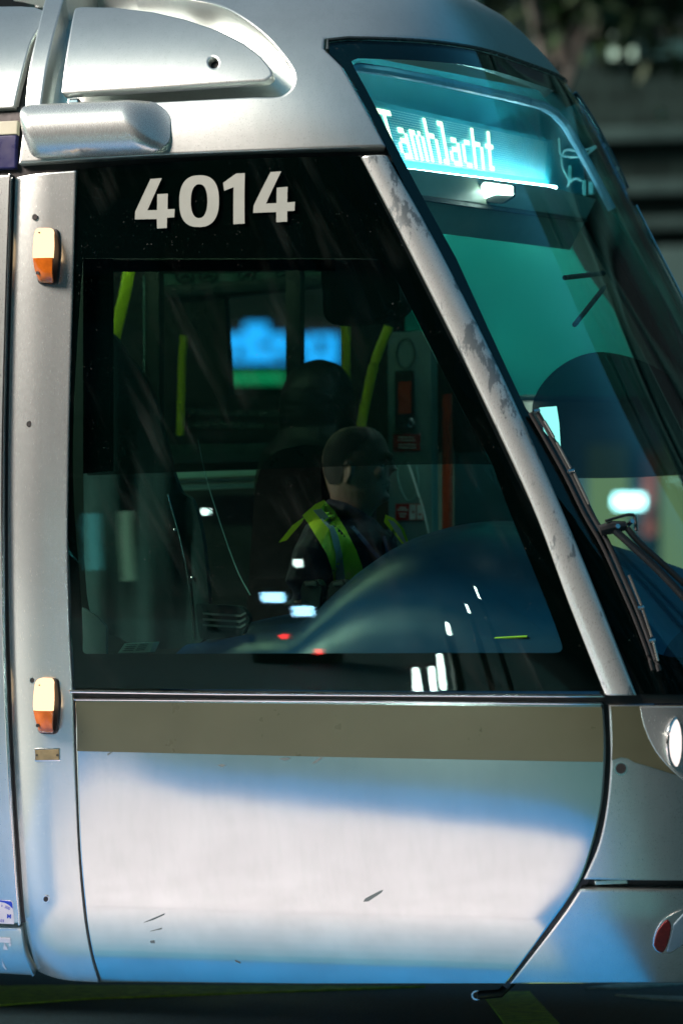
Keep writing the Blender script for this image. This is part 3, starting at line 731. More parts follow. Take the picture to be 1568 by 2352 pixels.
# cab partition between the driver and the saloon
part = prism('cab_partition', [on_y(x, y, 1.80) for x, y in ((340, 588), (760, 575), (760, 622), (340, 628))], .04, dk, tram, .004)
for q in ([(331, 600), (366, 600), (366, 1075), (331, 1075)], [(655, 615), (690, 615), (690, 1064), (655, 1064)]):
    prism('post', [on_y(x, y, 1.78) for x, y in q], .05, dk, part, .006)
prism('rail', [on_y(x, y, 1.80) for x, y in ((385, 1022), (680, 1018), (680, 1060), (385, 1064))], .03, mat('dull_green_rail', (.03, .06, .055), .3), part, .004)
prism('glass_edge', [on_y(x, y, 1.77) for x, y in ((329.0, 632), (331.5, 632), (332.5, 870), (330.0, 870))], .004, tealp, part)
brd = prism('notice_board', [on_y(x, y, 2.15) for x, y in ((385, 924), (682, 934), (682, 1000), (384, 992))], .01, mat('notice_black', (.010, .014, .014), .4), tram)
grey_l = mat('dim_grey_lettering', (.14, .19, .18), .5, var=.02)
def flat_text(x0, y0, slope, Y, k=1.0):
    def f(u, v): return on_y(x0+u*k, y0-v+u*k*slope, Y)
    return f
lettering('notice_lettering', 'I gCÁS ÉIGEANDÁLA BRIS AN GHLOINE', 19, grey_l, brd, flat_text(413, 952, .018, 2.145), .2, 238)
lettering('notice_lettering', 'IN CASE OF EMERGENCY BREAK GLASS', 19, grey_l, brd, flat_text(413, 981, .018, 2.145), .2, 236)
prism('pale_ledge', [on_y(x, y, 2.2) for x, y in ((402, 1084), (602, 1078), (598, 1119), (414, 1126))], .04, tealp, tram, .004)
tube('ledge_line', [on_y(408, 1102, 2.19), on_y(600, 1094, 2.19)], .004, dk, tram); tube('ledge_line', [on_y(410, 1112, 2.19), on_y(599, 1107, 2.19)], .003, dk, tram)
cor = prism('route_strip', [on_y(x, y, 2.28) for x, y in ((368, 622), (655, 618), (790, 612), (790, 628), (655, 637), (368, 656))], .02, mat('route_strip_board', (.08, .22, .16), .5), tram)
for i, cx in enumerate((425, 478, 568, 655)):
    bm = bmesh.new(); cy = 634-.02*(cx-425); pts = [on_y(cx+20*math.cos(a), cy+15*math.sin(a), 2.265) for a in np.linspace(0, 2*math.pi, 25)]
    tube_bm(bm, pts, .004, 6); tube_bm(bm, [on_y(cx-9, cy+6, 2.265), on_y(cx+2, cy-2, 2.265), on_y(cx+10, cy+6, 2.265)], .005, 6)
    obj('pictogram', bm, dk, cor)
prism('cornice', [on_y(x, y, 2.26) for x, y in ((368, 656), (655, 637), (800, 628), (800, 650), (655, 664), (368, 684))], .02, dk2, tram, .004)
tube('grab_pole', [on_y(299, 612, 1.5), on_y(286, 680, 1.5), on_y(270, 745, 1.5), on_y(256, 800, 1.5)], .021, yel, tram, n=16)
tube('grab_pole', [on_y(422, 770, 2.1), on_y(418, 840, 2.1), on_y(414, 1000, 2.1)], .014, yel, tram, n=16)
tube('grab_pole', [on_y(793, 700, 2.0), on_y(793, 1200, 2.0)], .017, yel, tram, n=16)
tube('grab_pole', [on_y(x, y, 1.75) for x, y in curve_pts([(893, 750), (876, 790), (858, 840), (840, 920), (829, 985), (826, 1100)], 4)], .0165, yel, tram, n=16)
cab = prism('equipment_cabinet', [on_y(x, y, 1.95) for x, y in ((888, 762), (990, 760), (993, 1300), (890, 1300))], .08, mat('grey_green_cabinet', (.16, .27, .25), .45, var=.08), tram, .012)
def ring(name, cx, cy, rx, ry, Y, r, m, parent): return tube(name, [on_y(cx+rx*math.cos(a), cy+ry*math.sin(a), Y) for a in np.linspace(0, 2*math.pi, 33)], r, m, parent, n=6)
ring('speaker_oval', 931, 812, 21, 34, 1.945, .003, dk2, cab)
ic = prism('intercom', [on_y(x, y, 1.93) for x, y in rounded([(906, 852), (947, 850), (950, 985), (907, 988)], 5, 3)], .03, dk, cab)
prism('intercom_light', [on_y(x, y, 1.925) for x, y in ((914, 877), (943, 876), (944, 950), (914, 952))], .006, redm, ic)
ring('intercom_knob', 943, 972, 5, 9, 1.925, .003, M['chrome'], ic)
sg = prism('red_notice', [on_y(x, y, 1.945) for x, y in ((903, 997), (964, 998), (964, 1036), (902, 1037))], .006, redp, cab)
bm = bmesh.new()
for y, x0, x1 in ((1004, 914, 950), (1011, 912, 952), (1021, 914, 954), (1028, 914, 954)): tube_bm(bm, [on_y(x0, y, 1.942), on_y(x1, y+.4, 1.942)], .0022, 5)
obj('notice_lettering', bm, whp, sg)
sg = prism('red_notice', [on_y(x, y, 1.945) for x, y in ((908, 1157), (971, 1157), (971, 1195), (908, 1195))], .006, redp, cab)
bm = bmesh.new()
for y, x0, x1 in ((1166, 916, 932), (1171, 912, 936), (1180, 916, 933), (1186, 917, 930)): tube_bm(bm, [on_y(x0, y, 1.942), on_y(x1, y+.4, 1.942)], .0018, 5)
obj('notice_lettering', bm, whp, sg)
for x0, x1 in ((940, 954), (957, 969)): prism('white_symbol', [on_y(x, y, 1.943) for x, y in ((x0, 1159), (x1, 1159), (x1, 1193), (x0, 1193))], .003, whp, sg)
for x, y in ((948, 1176), (963, 1181)): prism('symbol_mark', [on_y(x-2, y-2, 1.941), on_y(x+3, y-2, 1.941), on_y(x+3, y+2, 1.941), on_y(x-2, y+3, 1.941)], .001, redp, sg)
tube('handset_cord', [on_y(x, y, 1.92) for x, y in curve_pts([(929, 1050), (912, 1080), (918, 1120), (935, 1150), (952, 1140), (960, 1110), (955, 1070)], 5)], .004, tealp, cab, n=6)
tube('blind_chain', [on_y(x, y, 1.88) for x, y in curve_pts([(936, 1062), (952, 1110), (968, 1160), (984, 1225)], 5)], .0035, whp, tram, n=6)
tube('red_pole', [on_y(1027, 905, 1.9), on_y(1027, 1300, 1.9)], .018, redm, tram, n=16)
prism('cab_panel', [on_y(x, y, 2.2) for x, y in ((1042, 1040), (1176, 1036), (1180, 1400), (1042, 1400))], .03, mat('dim_teal_panel', (.03, .11, .12), .4), tram, .005)
prism('cab_panel', [on_y(x, y, 2.22) for x, y in ((992, 740), (1060, 740), (1120, 1040), (992, 1040))], .03, dk, tram, .005)
mon = [on_y(x, y, .85) for x, y in rounded([(737, 600), (912, 590), (918, 700), (900, 722), (840, 740), (760, 747), (742, 725)], [8, 8, 14, 16, 10, 16, 14], 4)]
prism('cab_monitor', mon, .16, M['hole'], tram, .006)
prism('visor_clip', [on_y(x, y, .8) for x, y in ((722, 617), (768, 617), (768, 622), (722, 622))], .01, M['chrome'], tram)
prism('inner_frame', [on_y(x, y, .32) for x, y in ((188, 1395), (222, 1415), (244, 1440), (244, 1502), (188, 1502))], .02, mat('teal_inner_frame', (.07, .15, .15), .5), tram, .003)
# dashboard hump
dash = mat('blue_dashboard_plastic', (.003, .034, .10), .34, spec=.25, var=.1, nscale=4)
top = curve_pts([(560, 1440), (690, 1408), (790, 1396), (832, 1368), (868, 1328), (920, 1278), (985, 1234), (1060, 1208), (1140, 1196), (1220, 1205), (1330, 1240), (1430, 1273), (1510, 1303), (1575, 1350), (1640, 1420)], 5)
bm = bmesh.new(); rows = []
for px, py in top:
    c = on_y(px, py, 1.05); row = []
    for k in range(25):
        a = -math.pi/2+math.pi*k/24
        yy = 1.05-(.78 if a > 0 else 1.05)*abs(math.sin(a))**.9*(1 if a > 0 else -1)
        zz_ = .98+(c.z-.98)*max(0, math.cos(a))**.62
        row.append(bm.verts.new((c.x+.10*(1-math.cos(a))*0, yy, zz_)))
    rows.append(row)
for A, B in zip(rows, rows[1:]):
    for k in range(24): bm.faces.new([A[k], A[k+1], B[k+1], B[k]])
for row in (rows[0], rows[-1]): bm.faces.new(row)
obj('dashboard', bm, dash, tram)
box('dash_base', (-1.0, .24, .54), (.80, 2.1, .985), dk, tram)
for px in (712, 775):
    h = prism('control_handle', [on_y(x, y, .62) for x, y in rounded([(px-22, 1350), (px-14, 1334), (px+14, 1330), (px+26, 1346), (px+24, 1396), (px-20, 1400)], 6, 3)], .06, mat('black_handle', (.02, .03, .028), .3), tram, .006)
    prism('handle_cap', [on_y(x, y, .61) for x, y in rounded([(px-12, 1338), (px+12, 1334), (px+16, 1344), (px-12, 1347)], 3, 3)], .02, dk2, h, .003)
tube('wiring', [on_y(x, y, .3) for x, y in curve_pts([(1046, 1470), (1062, 1482), (1090, 1478), (1115, 1468), (1210, 1462)], 4)], .004, yel, tram, n=6)
# seat behind the driver
seat = mat('black_seat_fabric', (.004, .006, .006), .9, spec=.1, bump=.5, bscale=200)
prism('driver_seat', [on_y(x, y, 1.05) for x, y in rounded([(585, 1120), (610, 1040), (700, 1020), (735, 1060), (745, 1300), (740, 1500), (560, 1500)], [30, 40, 40, 30, 20, 4, 4], 5)], .42, seat, tram, .03)
# roller blind on the side window, arched blind and glowing strip for a glass reflection behind the windscreen
prism('inner_pillar', [on_shell(x, y, -.07) for x, y in ((172, 586), (234, 586), (234, 1080), (172, 1086))], .03, M['black'], tram, direction=(0, 1, 0))
prism('blind_cassette', [on_shell(x, y, -.10) for x, y in ((228, 586), (740, 582), (740, 606), (228, 612))], .04, M['black'], tram, direction=(0, 1, 0))
bl_px = [(187, 588), (872, 588), (905, 632), (1126, 1060), (740, 1071), (400, 1083), (187, 1091)]
panel('roller_blind', V(bl_px), veil('blind_cloth', (.001, .005, .005), .50), tram, off=-.05, thick=.002, bevel=0, step=.08)
arc = curve_pts([(1232, 985), (1234, 940), (1240, 905), (1262, 868), (1302, 830), (1350, 803), (1402, 791), (1455, 797), (1512, 815), (1560, 842), (1590, 870)], 4)
panel('arched_blind', V(arc+[(1600, 1000), (1610, 1070), (1560, 1073), (1400, 1081), (1246, 1086)]), veil('arched_blind_cloth', (.002, .016, .016), .72), tram, off=-.05, thick=.002, bevel=0, step=.05)
fb = prism('far_window_blind', [on_y(x, y, 2.27) for x, y in ((930, 440), (1300, 440), (1400, 690), (1488, 912), (930, 905))], .004, mat('teal_blind_cloth', (.015, .55, .44), .6, var=.06, nscale=2), tram)
tube('blind_bar', [on_y(930, 912, 2.25), on_y(1490, 919, 2.25)], .010, dk2, fb)
panel('reflection_strip', V([(1250, 926), (1291, 922), (1296, 960), (1298, 1040), (1284, 1040), (1262, 985)]), emit('reflection_glow', (.5, 1, .93), .5), tram, off=-.035, thick=.01, bevel=0, step=.02)  # emissive patch drawn for a bright reflection on the windscreen
for a, b in (((1372, 596), (1460, 588)), ((1462, 620), (1395, 704))):
    tube('blind_arm', [on_shell(a[0], a[1], -.12), on_shell(b[0], b[1], -.12)], .008, dk, tram, n=8)
# destination display, header box
def quad(u, v, o=0.0):
    TL, TR, BR, BL = DQ; p = TL*(1-u)*(1-v)+TR*u*(1-v)+BR*u*v+BL*(1-u)*v; return p-DN*o
DQ = [on_y(790, 216, .32), on_y(1272, 322, 1.84), on_y(1262, 425, 1.80), on_y(842, 371, .42)]
DN = (DQ[1]-DQ[0]).cross(DQ[3]-DQ[0]).normalized()
if DN.dot(Vector(FWD)) < 0: DN = -DN
disp = prism('destination_display', DQ, .03, mat('display_face', (.04, .40, .52), .5, var=.03), tram, direction=DN)
GL = {'T': ['#####', '..#..', '..#..', '..#..', '..#..', '..#..', '..#..', '..#..', '..#..'], 'a': ['....', '....', '....', '.##.', '...#', '.###', '#..#', '#..#', '.###'], 'm': ['.....', '.....', '.....', '##.#.', '#.#.#', '#.#.#', '#.#.#', '#.#.#', '#.#.#'],
      'h': ['#...', '#...', '#...', '###.', '#..#', '#..#', '#..#', '#..#', '#..#'], 'l': ['##', '.#', '.#', '.#', '.#', '.#', '.#', '.#', '##'], 'c': ['...', '...', '...', '.##', '#..', '#..', '#..', '#..', '.##'], 't': ['.#.', '.#.', '.#.', '###', '.#.', '.#.', '.#.', '.#.', '.##']}
cells = set(); c0 = 0
for ch in 'Tamhlacht':
    for r, rowt in enumerate(GL[ch]):
        for c, k in enumerate(rowt):
            if k == '#': cells |= {(2*(c0+c)+i, 2*r+j) for i in (0, 1) for j in (0, 1)}
    c0 += len(GL[ch][0])+(0 if ch == 'T' else 1)
ncol, nrow = 124, 20; u0, u1, v0, v1 = .125, .965, .10, .93
lit, dim = bmesh.new(), bmesh.new()
for c in range(ncol):
    for r in range(nrow):
        on = (c, r-1) in cells; u = u0+(u1-u0)*c/ncol; v = v0+(v1-v0)*r/nrow; du = (u1-u0)/ncol*(.72 if on else .30); dv = (v1-v0)/nrow*(.72 if on else .25)
        b = lit if on else dim
        b.faces.new([b.verts.new(quad(u+du*math.cos(a), v+dv*math.sin(a), .003)) for a in ((.785, 2.356, 3.927, 5.498) if on else (0, 1.047, 2.094, 3.1416, 4.189, 5.236))])
obj('lit_lettering', lit, emit('lit_display_dot', (1, .93, .58), 1.5), disp, False)
obj('unlit_dots', dim, mat('display_dot', (.75, .95, .95), .4), disp, False)
tl = [quad(u, 1.10, .03) for u in np.linspace(.10, .985, 12)]
tube('display_tube', tl, .006, emit('lit_display_tube', (.72, .93, 1), 30.0), disp, n=10)
hl2 = prism('header_lining', [p+DN*.05 for p in (on_y(806, 110, .42), on_y(1338, 215, 2.02), on_y(1368, 350, 2.04), on_y(1374, 440, 2.04), on_y(1300, 430, 1.9), on_y(860, 380, .4))], .02, mat('pale_blue_header_lining', (.05, .50, .62), .35, var=.08, nscale=5), tram, direction=DN)
for P, r in (([(1283, 318), (1284, 336), (1287, 354), (1304, 360), (1340, 358), (1369, 336)], .004), ([(1290, 358), (1300, 344), (1326, 347), (1348, 343), (1368, 335)], .004), ([(1288, 360), (1291, 385), (1304, 410)], .003), ([(1302, 430), (1312, 415), (1325, 410), (1335, 416)], .004)):
    tube('cable', [on_y(x, y, 1.80) for x, y in curve_pts(P, 6)], r, mat('pale_cable', (.25, .5, .52), .3), tram, n=6)
for q in ([(1303, 380), (1312, 380), (1312, 422), (1304, 422)], [(1336, 414), (1346, 414), (1345, 448), (1337, 448)], [(1350, 416), (1362, 418), (1362, 446), (1350, 446)]):
    prism('connector', [on_y(x, y, 1.82) for x, y in q], .02, mat('teal_connector', (.08, .35, .36), .4), tram, .002)
beam = prism('header_beam', [on_y(900, 381, .50), on_y(1262, 428, 1.62), on_y(1368, 457, 1.86), on_y(1345, 502, 1.80), on_y(955, 446, .58)], .12, mat('beige_header_beam', (.30, .33, .27), .45, var=.06, bump=.3), tram, .004)
prism('beam_lip', [on_y(945, 445, .54), on_y(1348, 502, 1.76), on_y(1348, 510, 1.76), on_y(950, 457, .54)], .10, dk, beam)
lp = prism('cab_lamp', [on_y(x, y, 1.06) for x, y in rounded([(1100, 425), (1110, 415), (1178, 424), (1178, 450), (1150, 468), (1106, 462), (1101, 445)], 5, 3)], .03, dk, tram)
prism('lit_cover', [on_y(x, y, 1.045) for x, y in rounded([(1104, 426), (1112, 418), (1175, 427), (1175, 449), (1135, 446), (1108, 456), (1104, 445)], 4, 3)], .02, emit('lit_cab_lamp', (1, .90, .82), 5.0), lp)
# window inner edge that catches the display light
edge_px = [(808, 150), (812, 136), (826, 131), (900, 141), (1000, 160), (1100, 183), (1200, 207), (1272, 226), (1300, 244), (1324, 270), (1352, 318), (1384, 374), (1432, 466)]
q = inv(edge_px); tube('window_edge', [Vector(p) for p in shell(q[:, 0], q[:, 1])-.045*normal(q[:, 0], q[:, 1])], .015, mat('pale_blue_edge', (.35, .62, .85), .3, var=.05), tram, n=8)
#@@END_CAB

#@@PEOPLE
from mathutils.bvhtree import BVHTree
RV, FV, ZV = Vector(RIGHT), Vector(FWD), Vector((0, 0, 1))
def section_loft(bm, rows, depth, n=28, e=2.2, yoff=0.0):
    """stack of oval sections; each row: traced height, back edge, front edge, half width in metres (and a sideways shift)"""
    rings = []
    for row in rows:
        py, xb, xf, hw = row[:4]; dy = (row[4] if len(row) > 4 else 0)+yoff
        c = at((xb+xf)/2, py, depth)+FV*dy; rx = (xf-xb)/2*SC_PX*depth/DIST
        ring_ = []
        for k in range(n):
            a = 2*math.pi*k/n; ca, sa = math.cos(a), math.sin(a)
            ring_.append(bm.verts.new(c+RV*rx*math.copysign(abs(ca)**(2/e), ca)+FV*hw*math.copysign(abs(sa)**(2/e), sa)))
        rings.append(ring_)
    for A, B in zip(rings, rings[1:]):
        for k in range(n): bm.faces.new([A[k], A[(k+1) % n], B[(k+1) % n], B[k]])
    bm.faces.new(rings[0]); bm.faces.new(rings[-1][::-1])
def ball(bm, c, r, scale=(1, 1, 1)):
    g = bmesh.ops.create_icosphere(bm, subdivisions=2, radius=r)
    m = Matrix((RV, FV, ZV)).transposed()
    for v in g['verts']: v.co = c+m @ Vector((v.co.x*scale[0], v.co.y*scale[1], v.co.z*scale[2]))
def fused(name, bm, voxel, m, parent=None, smooth=3):
    """grow one continuous skin over overlapping volumes"""
    me = bpy.data.meshes.new(name); bmesh.ops.recalc_face_normals(bm, faces=bm.faces); bm.to_mesh(me); bm.free()
    o = bpy.data.objects.new(name, me); COL.objects.link(o)
    r = o.modifiers.new('r', 'REMESH'); r.mode = 'VOXEL'; r.voxel_size = voxel
    s_ = o.modifiers.new('s', 'SMOOTH'); s_.factor = .5; s_.iterations = smooth
    dg = bpy.context.evaluated_depsgraph_get(); me2 = bpy.data.meshes.new_from_object(o.evaluated_get(dg))
    bpy.data.objects.remove(o); return link_obj(name, me2, m, parent, True, 180)
def hand(bm, wrist, direction, up, size=1.0):
    """palm, four fingers of unequal length curled round a grip, thumb from the side"""
    d = direction.normalized(); u = up.normalized(); sd = d.cross(u).normalized()
    tube_bm(bm, [wrist, wrist+d*.045*size, wrist+d*.085*size], [.026*size, .036*size, .036*size], 12, flat=(1.05, .55))
    for k, ln in enumerate((.070, .078, .073, .058)):
        b = wrist+d*.082*size+sd*(k-1.5)*.019*size
        p = [b, b+d*ln*.45*size-u*.006, b+d*ln*.62*size-u*.028*size, b+d*ln*.42*size-u*.046*size]
        tube_bm(bm, p, [.0092*size, .0088*size, .0082*size, .0072*size], 8)
    b = wrist+d*.03*size-sd*.03*size
    tube_bm(bm, [b, b-sd*.022*size+d*.02*size-u*.008, b-sd*.022*size+d*.05*size-u*.022], [.012*size, .0105*size, .0085*size], 8)
skin = mat('skin', (.21, .135, .11), .5, var=.15, nscale=30)
navy = mat('navy_shirt_cloth', (.008, .010, .022), .8, bump=.4, bscale=150)
DD = 14.15
bm = bmesh.new()
section_loft(bm, [(979, 806, 836, .022), (984, 784, 858, .046), (995, 767, 874, .062), (1010, 753, 885, .071), (1030, 743, 892, .076), (1050, 738, 895, .077), (1062, 738, 893, .076), (1078, 739, 893, .074), (1095, 742, 891, .072),
                  (1110, 747, 888, .069), (1128, 752, 887, .065), (1145, 757, 884, .058), (1158, 760, 876, .054), (1170, 763, 862, .052), (1185, 764, 852, .055), (1205, 758, 852, .062), (1230, 750, 860, .09), (1300, 735, 880, .12), (1400, 735, 880, .13)], DD)
nx = lambda x, y, dy=0: at(x, y, DD)+FV*dy
tube_bm(bm, [nx(888, 1050), nx(896, 1064), nx(903, 1078), nx(892, 1090)], [.009, .013, .016, .010], 10)          # nose
tube_bm(bm, [nx(889, 1045, -.05), nx(896, 1047, -.02), nx(897, 1047, .02), nx(889, 1045, .05)], .010, 8)         # brow
tube_bm(bm, [nx(884, 1106, -.02), nx(893, 1106, 0), nx(884, 1106, .02)], .0075, 8); tube_bm(bm, [nx(882, 1116, -.02), nx(892, 1117, 0), nx(882, 1116, .02)], .0075, 8)   # lips
ball(bm, nx(880, 1141), .022, (1, 1.3, .9)); ball(bm, nx(868, 1084, -.055), .020, (1, .6, 1.1))
tube_bm(bm, [nx(790, 1070, -.072), nx(797, 1064, -.084), nx(806, 1070, -.084), nx(804, 1090, -.080), nx(794, 1108, -.072)], [.006, .008, .008, .007, .006], 8)       # ear
ball(bm, nx(797, 1086, -.070), .017, (.8, .5, 1.4))
hw_ = nx(745, 1398, -.24)
tube_bm(bm, [nx(738, 1245, -.20), nx(712, 1320, -.25), nx(695, 1390, -.27)], [.055, .05, .045], 12); tube_bm(bm, [nx(695, 1390, -.27), nx(720, 1398, -.26), hw_], [.045, .04, .028], 12)
hand(bm, hw_, (nx(800, 1392, -.26)-hw_), ZV, 1.0)
for yy in (-.09, .09):
    tube_bm(bm, [nx(790, 1500, yy), nx(930, 1520, yy*1.3), nx(1040, 1530, yy*1.5)], [.085, .08, .06], 12); tube_bm(bm, [nx(1040, 1530, yy*1.5), nx(1030, 1700, yy*1.5), nx(1040, 1840, yy*1.5)], [.06, .055, .04], 12)
section_loft(bm, [(1380, 735, 880, .13), (1450, 725, 890, .15), (1540, 720, 900, .17)], DD)
driver = fused('person', bm, .0045, skin)
tag(driver, 'balding driver in navy shirt and yellow hi-vis vest seated at the tram controls', 'person')
bm = bmesh.new()
section_loft(bm, [(1192, 752, 862, .075), (1205, 735, 872, .115), (1222, 712, 890, .165), (1245, 697, 908, .195), (1300, 690, 922, .205), (1380, 695, 924, .20), (1480, 700, 915, .19), (1560, 700, 910, .19)], DD, e=2.4)
tube_bm(bm, [nx(748, 1232, -.165), nx(722, 1285, -.235), nx(700, 1345, -.262), nx(690, 1395, -.268)], [.075, .074, .064, .058], 14)
tube_bm(bm, [nx(690, 1392, -.27), nx(722, 1398, -.255)], [.058, .046], 14)
tube_bm(bm, [nx(860, 1240, .16), nx(885, 1330, .22), nx(890, 1400, .22)], [.07, .065, .055], 14)
for sgn in (-1, 1): tube_bm(bm, [nx(752, 1162, sgn*.03), nx(790, 1172, sgn*.066), nx(848, 1202, sgn*.055), nx(872, 1218, sgn*.03)], [.026, .027, .022, .012], 10)
shirt = fused('shirt', bm, .006, navy, driver, 2)
dgm = shirt.data; bv = BVHTree.FromPolygons([v.co.copy() for v in dgm.vertices], [tuple(p.vertices) for p in dgm.polygons])
CV = Vector(CAM)
def draper(bv):
  def drape(px, py, o, fallback=DD-.2):
    out = []
    for a, b, c in zip(np.atleast_1d(px), np.atleast_1d(py), np.atleast_1d(o)):
        d = Vector(ray(a, b)).normalized(); h = bv.ray_cast(CV, d)
        p = h[0] if h[0] else CV+d*((fallback)/d.dot(FV))
        out.append(tuple(p-d*c))
    return np.array(out)
  return drape
drape = draper(bv)
hb = driver.data; head_drape = draper(BVHTree.FromPolygons([v.co.copy() for v in hb.vertices], [tuple(p.vertices) for p in hb.polygons]))
hv = mat('hi_vis_yellow_cloth', (.58, .78, .02), .6, var=.12); rf = mat('grey_reflective_tape', (.30, .38, .36), .4)
def draped(name, pts, m, parent, off, thick=.004, step=6): return panel(name, np.array(pts, float), m, parent, off=off, thick=thick, bevel=0, step=step, surf=drape, sharp=60)
def head_patch(name, pts, m, off, thick): return panel(name, np.array(pts, float), m, driver, off=off, thick=thick, bevel=0, step=5, surf=head_drape, sharp=70)
head_patch('hair', rounded([(842, 984), (800, 983), (772, 995), (755, 1012), (744, 1035), (742, 1060), (744, 1090), (755, 1112), (778, 1112), (788, 1092), (788, 1060), (800, 1040), (830, 1020), (850, 1002)], 5, 3), mat('short_dark_hair', (.025, .022, .020), .6, bump=.6, bscale=400), .003, .006)
head_patch('eye', [(872, 1069), (878, 1066), (885, 1068), (884, 1072), (876, 1073)], mat('dark_eye', (.02, .02, .02), .2), .001, .003)
head_patch('eyebrow', [(866, 1058), (876, 1053), (888, 1056), (888, 1059), (876, 1058)], mat('eyebrow_hair', (.04, .03, .025), .7), .001, .003)
head_patch('mouth', [(876, 1112), (888, 1111), (889, 1113), (876, 1114.5)], mat('lip_line', (.12, .05, .045), .5), .001, .003)
vest = draped('hi_vis_vest', [(744, 1148), (724, 1158), (694, 1184), (706, 1200), (728, 1236), (750, 1272), (762, 1306), (766, 1334), (800, 1344), (808, 1368), (833, 1344), (832, 1302), (818, 1264), (794, 1216), (768, 1174)], hv, driver, .010)
draped('reflective_tape', [(719, 1172), (738, 1168), (760, 1194), (777, 1233), (786, 1273), (793, 1336), (771, 1331), (771, 1273), (757, 1217)], rf, vest, .014, .003)
draped('shoulder_strip', [(700, 1186), (672, 1206), (640, 1246), (658, 1241), (692, 1202)], hv, vest, .010)
draped('front_strip', [(885, 1182), (904, 1190), (926, 1213), (942, 1256), (930, 1259), (904, 1226), (881, 1199)], hv, vest, .010)
draped('reflective_tape', [(890, 1192), (904, 1198), (920, 1216), (934, 1250), (926, 1246), (908, 1222)], rf, vest, .014, .003)
lan = draped('lanyard', [(803, 1210), (812, 1206), (845, 1245), (884, 1292), (876, 1296), (838, 1252)], mat('blue_lanyard', (.012, .03, .13), .6), driver, .010, .003, 5)
draped('lanyard_strap', [(878, 1232), (885, 1230), (898, 1284), (890, 1287)], mat('blue_lanyard_strap', (.012, .03, .13), .6), lan, .010, .003, 5)
def on_lan(u, v):
    a = R(-48); x, y = 808+u*math.cos(a)-v*math.sin(a), 1213-(u*math.sin(a)+v*math.cos(a)); return Vector(drape([x], [y], [.015])[0])
lettering('lanyard_lettering', 'Luas', 11, mat('pale_blue_print', (.12, .22, .34), .5), lan, on_lan, .3)
for px in (848, 884):
    ball_bm = bmesh.new(); ball(ball_bm, nx(px, 1302, -.19), .006); obj('clip', ball_bm, M['chrome'], lan)

# passenger in the saloon
puff = mat('black_quilted_cloth', (.008, .012, .012), .55, bump=.3, bscale=40)
bm = bmesh.new(); PD = 14.95
rows = []
prof = [(826, 722, 744, .03), (834, 695, 772, .07), (848, 672, 790, .10), (866, 658, 802, .12), (890, 648, 811, .135), (920, 642, 815, .14), (960, 640, 814, .14), (990, 644, 812, .14)]
for i in range(len(prof)-1):
    for k in range(4):
        t = k/4; rows.append(tuple(prof[i][j]*(1-t)+prof[i+1][j]*t+((-1)**k*1.6 if j == 2 else ((-1)**k*-1.6 if j == 1 else 0)) for j in range(4)))
rows += [(1010, 630, 825, .17), (1040, 600, 850, .24), (1100, 585, 865, .26), (1250, 580, 865, .25), (1480, 580, 865, .25)]
section_loft(bm, rows, PD, n=36)
psg = fused('person', bm, .007, puff, None, 1)
tag(psg, 'passenger in a black quilted hooded jacket behind the cab partition', 'person')

# jacket hanging inside the near window
jk = mat('dark_grey_jacket_cloth', (.014, .040, .040), .95, spec=.1, bump=.4, bscale=120)
def fold(s, z, o):
    P = np.array([on_y(a, b, .50) for a, b in zip(s, z)])
    y = .011*np.sin(s*.05+z*.004)+.004*np.sin(s*.11-z*.006)
    P[:, 1] += y-o; return P
jo = curve_pts([(196, 905), (222, 800), (256, 766), (296, 818), (332, 872), (366, 960), (388, 1035), (412, 1125), (440, 1150), (462, 1220), (474, 1300), (482, 1400), (470, 1470), (400, 1490), (300, 1478), (215, 1420), (192, 1300), (188, 1100)], 4)
jacket = panel('hanging_jacket', np.array(jo), jk, None, off=0, thick=.03, bevel=0, step=14, surf=fold, sharp=60)
tag(jacket, 'dark grey jacket with zip and striped cuff hanging inside the cab window', 'jacket')
def jat(x, y, o): return Vector(fold(np.array([x]), np.array([y]), np.array([o]))[0])
tube('zip', [jat(x, y, .006) for x, y in curve_pts([(390, 1135), (410, 1220), (428, 1320), (440, 1400), (446, 1468)], 5)], .003, M['chrome'], jacket, n=6)
for x, y in ((405, 1217), (441, 1327), (463, 1438)): 
    b = bmesh.new(); ball(b, jat(x, y, .008), .006); obj('snap_button', b, M['chrome'], jacket)
sl = panel('sleeve', np.array(rounded([(455, 1385), (560, 1392), (585, 1420), (560, 1462), (470, 1468)], 12, 4)), jk, jacket, off=.03, thick=.03, bevel=0, step=12, surf=fold, sharp=60)
for y in (1409, 1422, 1435):
    panel('cuff_stripe', np.array([(477, y-3), (557, y+3), (572, y-4), (574, y), (558, y+8), (478, y+2)]), mat('grey_stripe', (.12, .19, .18), .6), sl, off=.036, thick=.004, bevel=0, step=8, surf=fold)
tube('drawcord', [on_y(x, y, .30) for x, y in curve_pts([(455, 1010), (467, 1070), (480, 1120), (512, 1220), (545, 1310), (575, 1367)], 5)], .0018, mat('pale_cord', (.25, .38, .36), .5), jacket, n=6)
bk = prism('booklet', [on_y(x, y, .22) for x, y in ((271, 1500), (286, 1478), (354, 1475), (344, 1498))], .05, mat('cream_paper', (.62, .70, .60), .6), None, .001)
tag(bk, 'cream printed booklet lying on the sill inside the cab window', 'booklet')
bm = bmesh.new()
for i in range(4):
    t = (i+.6)/4.4; y = 1478+t*20; x = 287-t*13
    tube_bm(bm, [on_y(x+6, y, .218), on_y(x+30, y-1, .218)], .0012, 5); tube_bm(bm, [on_y(x+36, y-1, .218), on_y(x+56, y-2, .218)], .0012, 5)
obj('printing', bm, mat('grey_print', (.12, .16, .14), .6), bk)
#@@END_PEOPLE

